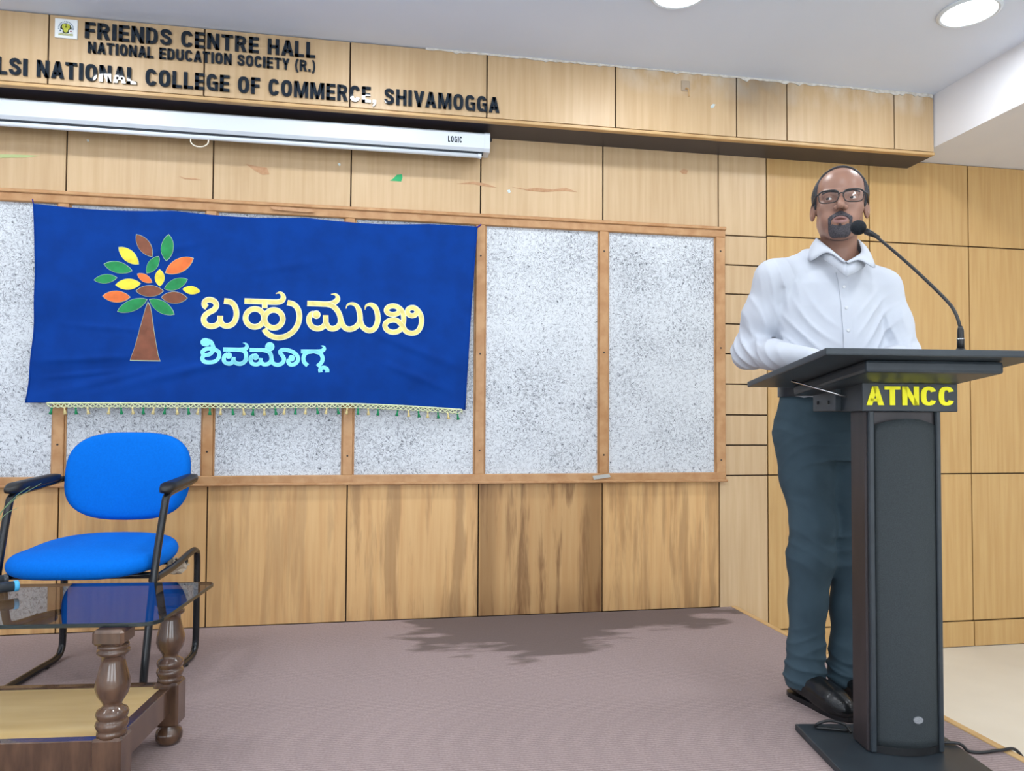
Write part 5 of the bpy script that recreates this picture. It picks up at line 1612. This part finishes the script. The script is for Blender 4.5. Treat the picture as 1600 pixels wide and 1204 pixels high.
hd = Local()
ellip(hd, (0, .018, .034), (.0775, .100, .097), 0.0)
cran = hd.F.copy()
ellip(hd, (0, -.028, .040), (.066, .060, .064), .03)
ellip(hd, (0, -.024, -.036), (.0665, .064, .086), .03)
for s in (-1, 1):
    cone(hd, (.045 * s, .006, -.058), (.021 * s, -.060, -.104), .021, .022, .03)
    ellip(hd, (.044 * s, -.060, -.026), (.025, .025, .022), .022)
    ellip(hd, (.034 * s, -.062, -.062), (.022, .024, .028), .022)
ellip(hd, (0, -.074, -.110), (.027, .020, .020), .02)
ellip(hd, (0, -.080, -.072), (.034, .022, .028), .02)
for s in (-1, 1):
    ellip(hd, (.036 * s, -.100, -.001), (.021, .017, .0135), .012, True)
    cone(hd, (.050 * s, -.076, .019), (.014 * s, -.089, .015), .009, .0095, .014)
cone(hd, (0, -.088, .008), (0, -.117, -.032), .0085, .0118, .012)
for s in (-1, 1):
    ellip(hd, (.0135 * s, -.104, -.038), (.0088, .012, .008), .006)
    ellip(hd, (.0075 * s, -.112, -.0465), (.0042, .006, .0040), .003, True)
    cone(hd, (.019 * s, -.094, -.0715), (.004 * s, -.1025, -.0675), .0042, .0056, .005)
    cone(hd, (.017 * s, -.094, -.0815), (.0, -.1010, -.0840), .0048, .0068, .005)
ellip(hd, (0, -.107, -.0755), (.021, .013, .0022), .002, True)
skull = hd.F.copy()
for s in (-1, 1):
    ellip(hd, (.036 * s, -.0775, 0), (.0148, .0148, .0140), .004)
    ellip(hd, (.036 * s, -.096, -.0012), (.0135, .014, .0041), .0012, True)
    ellip(hd, (.0835 * s, .014, -.012), (.0085, .019, .032), .008, rz=-.35 * s, rx=.12)
    ellip(hd, (.0915 * s, .008, -.008), (.006, .010, .018), .004, True)
fb.F[hq] = smin(fb.F[hq], hd.F, 0.0)
cone(fb, hp(0, .022, -.075), np.array((-.004, .040, 1.43)), .055, .064, .03)
cone(fb, np.array((-.05, .03, 1.455)), np.array((.04, .06, 1.455)), .045, .045, .04)
fb.apply(loft([(k[0], k[1] * .86, k[2] * .86, k[3] + .004) for k in TORSO if k[0] < 1.46]), (-.3, -.2, 1.0), (.25, .24, 1.5), .02)
# hands resting on the reading board
BOARD_O, BOARD_S = BF[0], (BR_[1] - BF[1]) / (BR_[0] - BF[0])


def board_z(pl_):
    w = P0 + pl_[0] * PR + pl_[1] * PB; d = w - np.array((2.815, -1.645, 0)); ly = d[0] * math.sin(PA) + d[1] * math.cos(PA)
    lx = d[0] * math.cos(PA) - d[1] * math.sin(PA)
    return BF[1] + (ly - BF[0]) * BOARD_S - 0.007 * (lx + 0.335)


for S_, E_, W_, sg in ((SH_R, EL_R, WR_R, 1), (SH_L, EL_L, WR_L, -1)):
    dr = (W_ - E_) * (1, 1, 0); dr = dr / np.linalg.norm(dr); sd = np.array((-dr[1], dr[0], 0)) * sg
    chain(fb, [(S_, .045), (E_, .036), (W_, .027)], .02)
    kn = W_ + dr * .085; kn = np.array((kn[0], kn[1], board_z(kn) + .020))
    wr = W_ + dr * .02
    cone(fb, W_, wr, .026, .024, .015)
    for j in range(4):                                   # palm rays then fingers
        off = sd * (.027 - .018 * j)
        k0 = kn + off + (0, 0, .002 - .001 * abs(j - 1.5)); cone(fb, wr + off * .55, k0, .014, .0115, .012)
        L = (.070, .080, .074, .058)[j]
        dj = dr + sd * (.12 - .08 * j); dj = dj / np.linalg.norm(dj)
        k1 = k0 + dj * L * .5; k1[2] = board_z(k1) + .019
        k2 = k0 + dj * L * .95; k2[2] = board_z(k2) + .009
        cone(fb, k0, k1, .0092, .0085, .004); cone(fb, k1, k2, .0085, .0072, .004)
    t0 = wr + dr * .022 + sd * .026; t1 = t0 + dr * .030 + sd * .022; t1[2] = board_z(t1) + .014; t2 = t1 + dr * .030 + sd * .004; t2[2] = board_z(t2) + .010
    cone(fb, t0, t1, .0125, .0105, .010); cone(fb, t1, t2, .0100, .0082, .004)
V, Q = surface(fb)
cent = (V[Q].mean(1) - HC) @ HMn
lip = (np.abs(cent[:, 0]) < .0215) & (cent[:, 1] < -.088) & (cent[:, 2] < -.0645 - np.abs(cent[:, 0]) * .22) & (cent[:, 2] > -.0915 + np.abs(cent[:, 0]) * .42)
body = net_obj('body', V, Q, [M_SKIN, M_LIP], person, midx=lip.astype(int))

# hair, beard and brows as thin layers over the skull


class Block:
    x, y, z = fb.x[hq[0]], fb.y[hq[1]], fb.z[hq[2]]


rngn = np.random.default_rng(5)
jit = rngn.normal(0, 1, shp).astype(np.float32)
zk = [-.085, -.060, -.030, -.018, -.006, .026, .055, .075, .095, .112, .135]
yk = [.060, .052, .040, .030, -.022, -.040, -.040, -.028, -.020, -.030, -.050]
mask = np.interp(HZ, zk, yk).astype(np.float32) - HY
mask = np.maximum(mask, -.088 - HZ)
side = np.clip(1 - np.abs(HZ - .040) / .055, 0, 1) * np.clip((np.abs(HX) - .04) / .03, 0, 1)
Fh = np.maximum(smin(cran, skull + .004, .01) - .0065 - .0055 * side - .0006 * jit, mask * .8)
V, Q = surface(Block, Fh, relax=1)
net_obj('hair', V, Q, M_HAIR, person)


def c2(x0, z0, x1, z1, r0, r1=None):
    r1 = r0 if r1 is None else r1
    dx, dz = x1 - x0, z1 - z0; L = dx * dx + dz * dz
    t = np.clip(((HX - x0) * dx + (HZ - z0) * dz) / L, 0, 1)
    return np.sqrt((HX - x0 - t * dx) ** 2 + (HZ - z0 - t * dz) ** 2) - (r0 + (r1 - r0) * t)


bmask = c2(-.012, -.108, .012, -.108, .0225)
for s in (-1, 1):
    bmask = smin(bmask, c2(.029 * s, -.069, .003 * s, -.0560, .0070, .0095), .004)
    bmask = smin(bmask, c2(.0320 * s, -.071, .0315 * s, -.100, .0048, .0040), .003)
lipz = np.maximum(np.abs(HX) * .0 + (-(HZ + .0655 + np.abs(HX) * .20)), 0)          # keep the lips clear
keep = np.sqrt((HX / .0265) ** 2 + ((HZ + .0800) / .0150) ** 2) - 1
bmask = np.maximum(bmask, -keep * .012)
bmask = np.minimum(bmask, c2(0, -.0945, 0, -.105, .0045, .008))
Fb = np.maximum(np.maximum(hd.F - .0024 - .0003 * jit, bmask + .0004 * jit), HY + .035)
V, Q = surface(Block, Fb)
net_obj('beard', V, Q, M_BEARD, person)
for s in (-1, 1):
    Fe = np.maximum(np.maximum(hd.F - .0026 - .0003 * jit, smin(c2(.014 * s, .0185, .036 * s, .0245, .0042, .0040), c2(.036 * s, .0245, .056 * s, .0180, .0038, .0022), .002)), HY + .03)
    V, Q = surface(Block, Fe); net_obj('eyebrow', V, Q, M_HAIR, person)
# eyes, looking to the left of the picture
M_EYE = pm('eye_white', srgb(212, 205, 200), 0.15); M_IRIS = pm('dark_iris', srgb(38, 26, 20), 0.1)
for s in (-1, 1):
    c_ = np.array((.036 * s, -.0775, 0)); look = Vector((-.34, -.93, -.02)).normalized()
    V, Fc, mi = [], [], []
    n1, n2 = 20, 14; rot = look.to_track_quat('Z', 'Y').to_matrix()
    for i in range(n1 + 1):
        ph = math.pi * i / n1
        for k in range(n2):
            a = 2 * math.pi * k / n2; v = rot @ Vector((math.sin(ph) * math.cos(a), math.sin(ph) * math.sin(a), math.cos(ph)))
            V.append(hp(*(c_ + np.array(v) * .0129)))
    for i in range(n1):
        for k in range(n2):
            Fc.append((i * n2 + k, (i + 1) * n2 + k, (i + 1) * n2 + (k + 1) % n2, i * n2 + (k + 1) % n2)); mi.append(1 if i < 3 else 0)
    mesh_obj('eye', V, Fc, [M_EYE, M_IRIS], person, smooth=True, midx=mi)

# eyeglasses
M_RIMB = pm('dark_spectacle_frame', srgb(28, 30, 34), 0.3)
ml = bpy.data.materials.new('spectacle_lens'); ml.use_nodes = True
ln = ml.node_tree; ln.nodes.remove(ln.nodes['Principled BSDF'])
tb = node(ln, 'ShaderNodeBsdfTransparent'); tb.inputs[0].default_value = (.94, .95, .96, 1)
gb = node(ln, 'ShaderNodeBsdfGlossy'); gb.inputs['Roughness'].default_value = 0.03
mxs = node(ln, 'ShaderNodeMixShader')
mxs.inputs[0].default_value = 0.05; ln.links.new(tb.outputs[0], mxs.inputs[1]); ln.links.new(gb.outputs[0], mxs.inputs[2])
ln.links.new(mxs.outputs[0], ln.nodes['Material Output'].inputs['Surface'])
specs = empty('eyeglasses', parent=person)
for s in (-1, 1):
    pts = []
    for k in range(32):
        a = 2 * math.pi * k / 32; c_, si = math.cos(a), math.sin(a)
        x = .0312 * math.copysign(abs(c_) ** .62, c_); z = .0205 * math.copysign(abs(si) ** .66, si) * (1.0 if si > 0 else 1.0)
        xx = (.0375 + x * (1.0 if si > 0 else .93)) * s
        pts.append((xx, -.1085 + .010 * (abs(xx) / .066) ** 2, .000 + z))
    tube('rim', [hp(*p) for p in pts], [.0027 if p[2] > .008 else .0017 for p in pts], M_RIMB, specs, seg=8, closed=True)
    V = [hp(*p) for p in pts] + [hp(.0375 * s, -.106, 0)]
    mesh_obj('lens', V, [(k, (k + 1) % 32, 32) for k in range(32)], ml, specs, smooth=True)
    tube('temple', [hp(*p) for p in catmull([(.0685 * s, -.098, .010), (.0765 * s, -.088, .009), (.0825 * s, -.045, .008), (.0868 * s, .005, .006), (.0865 * s, .030, -.006)], 5)], .0022, M_RIMB, specs, seg=8)
tube('bridge', [hp(*p) for p in catmull([(-.009, -.1085, .006), (0, -.1125, .009), (.009, -.1085, .006)], 4)], .0020, M_RIMB, specs, seg=8)
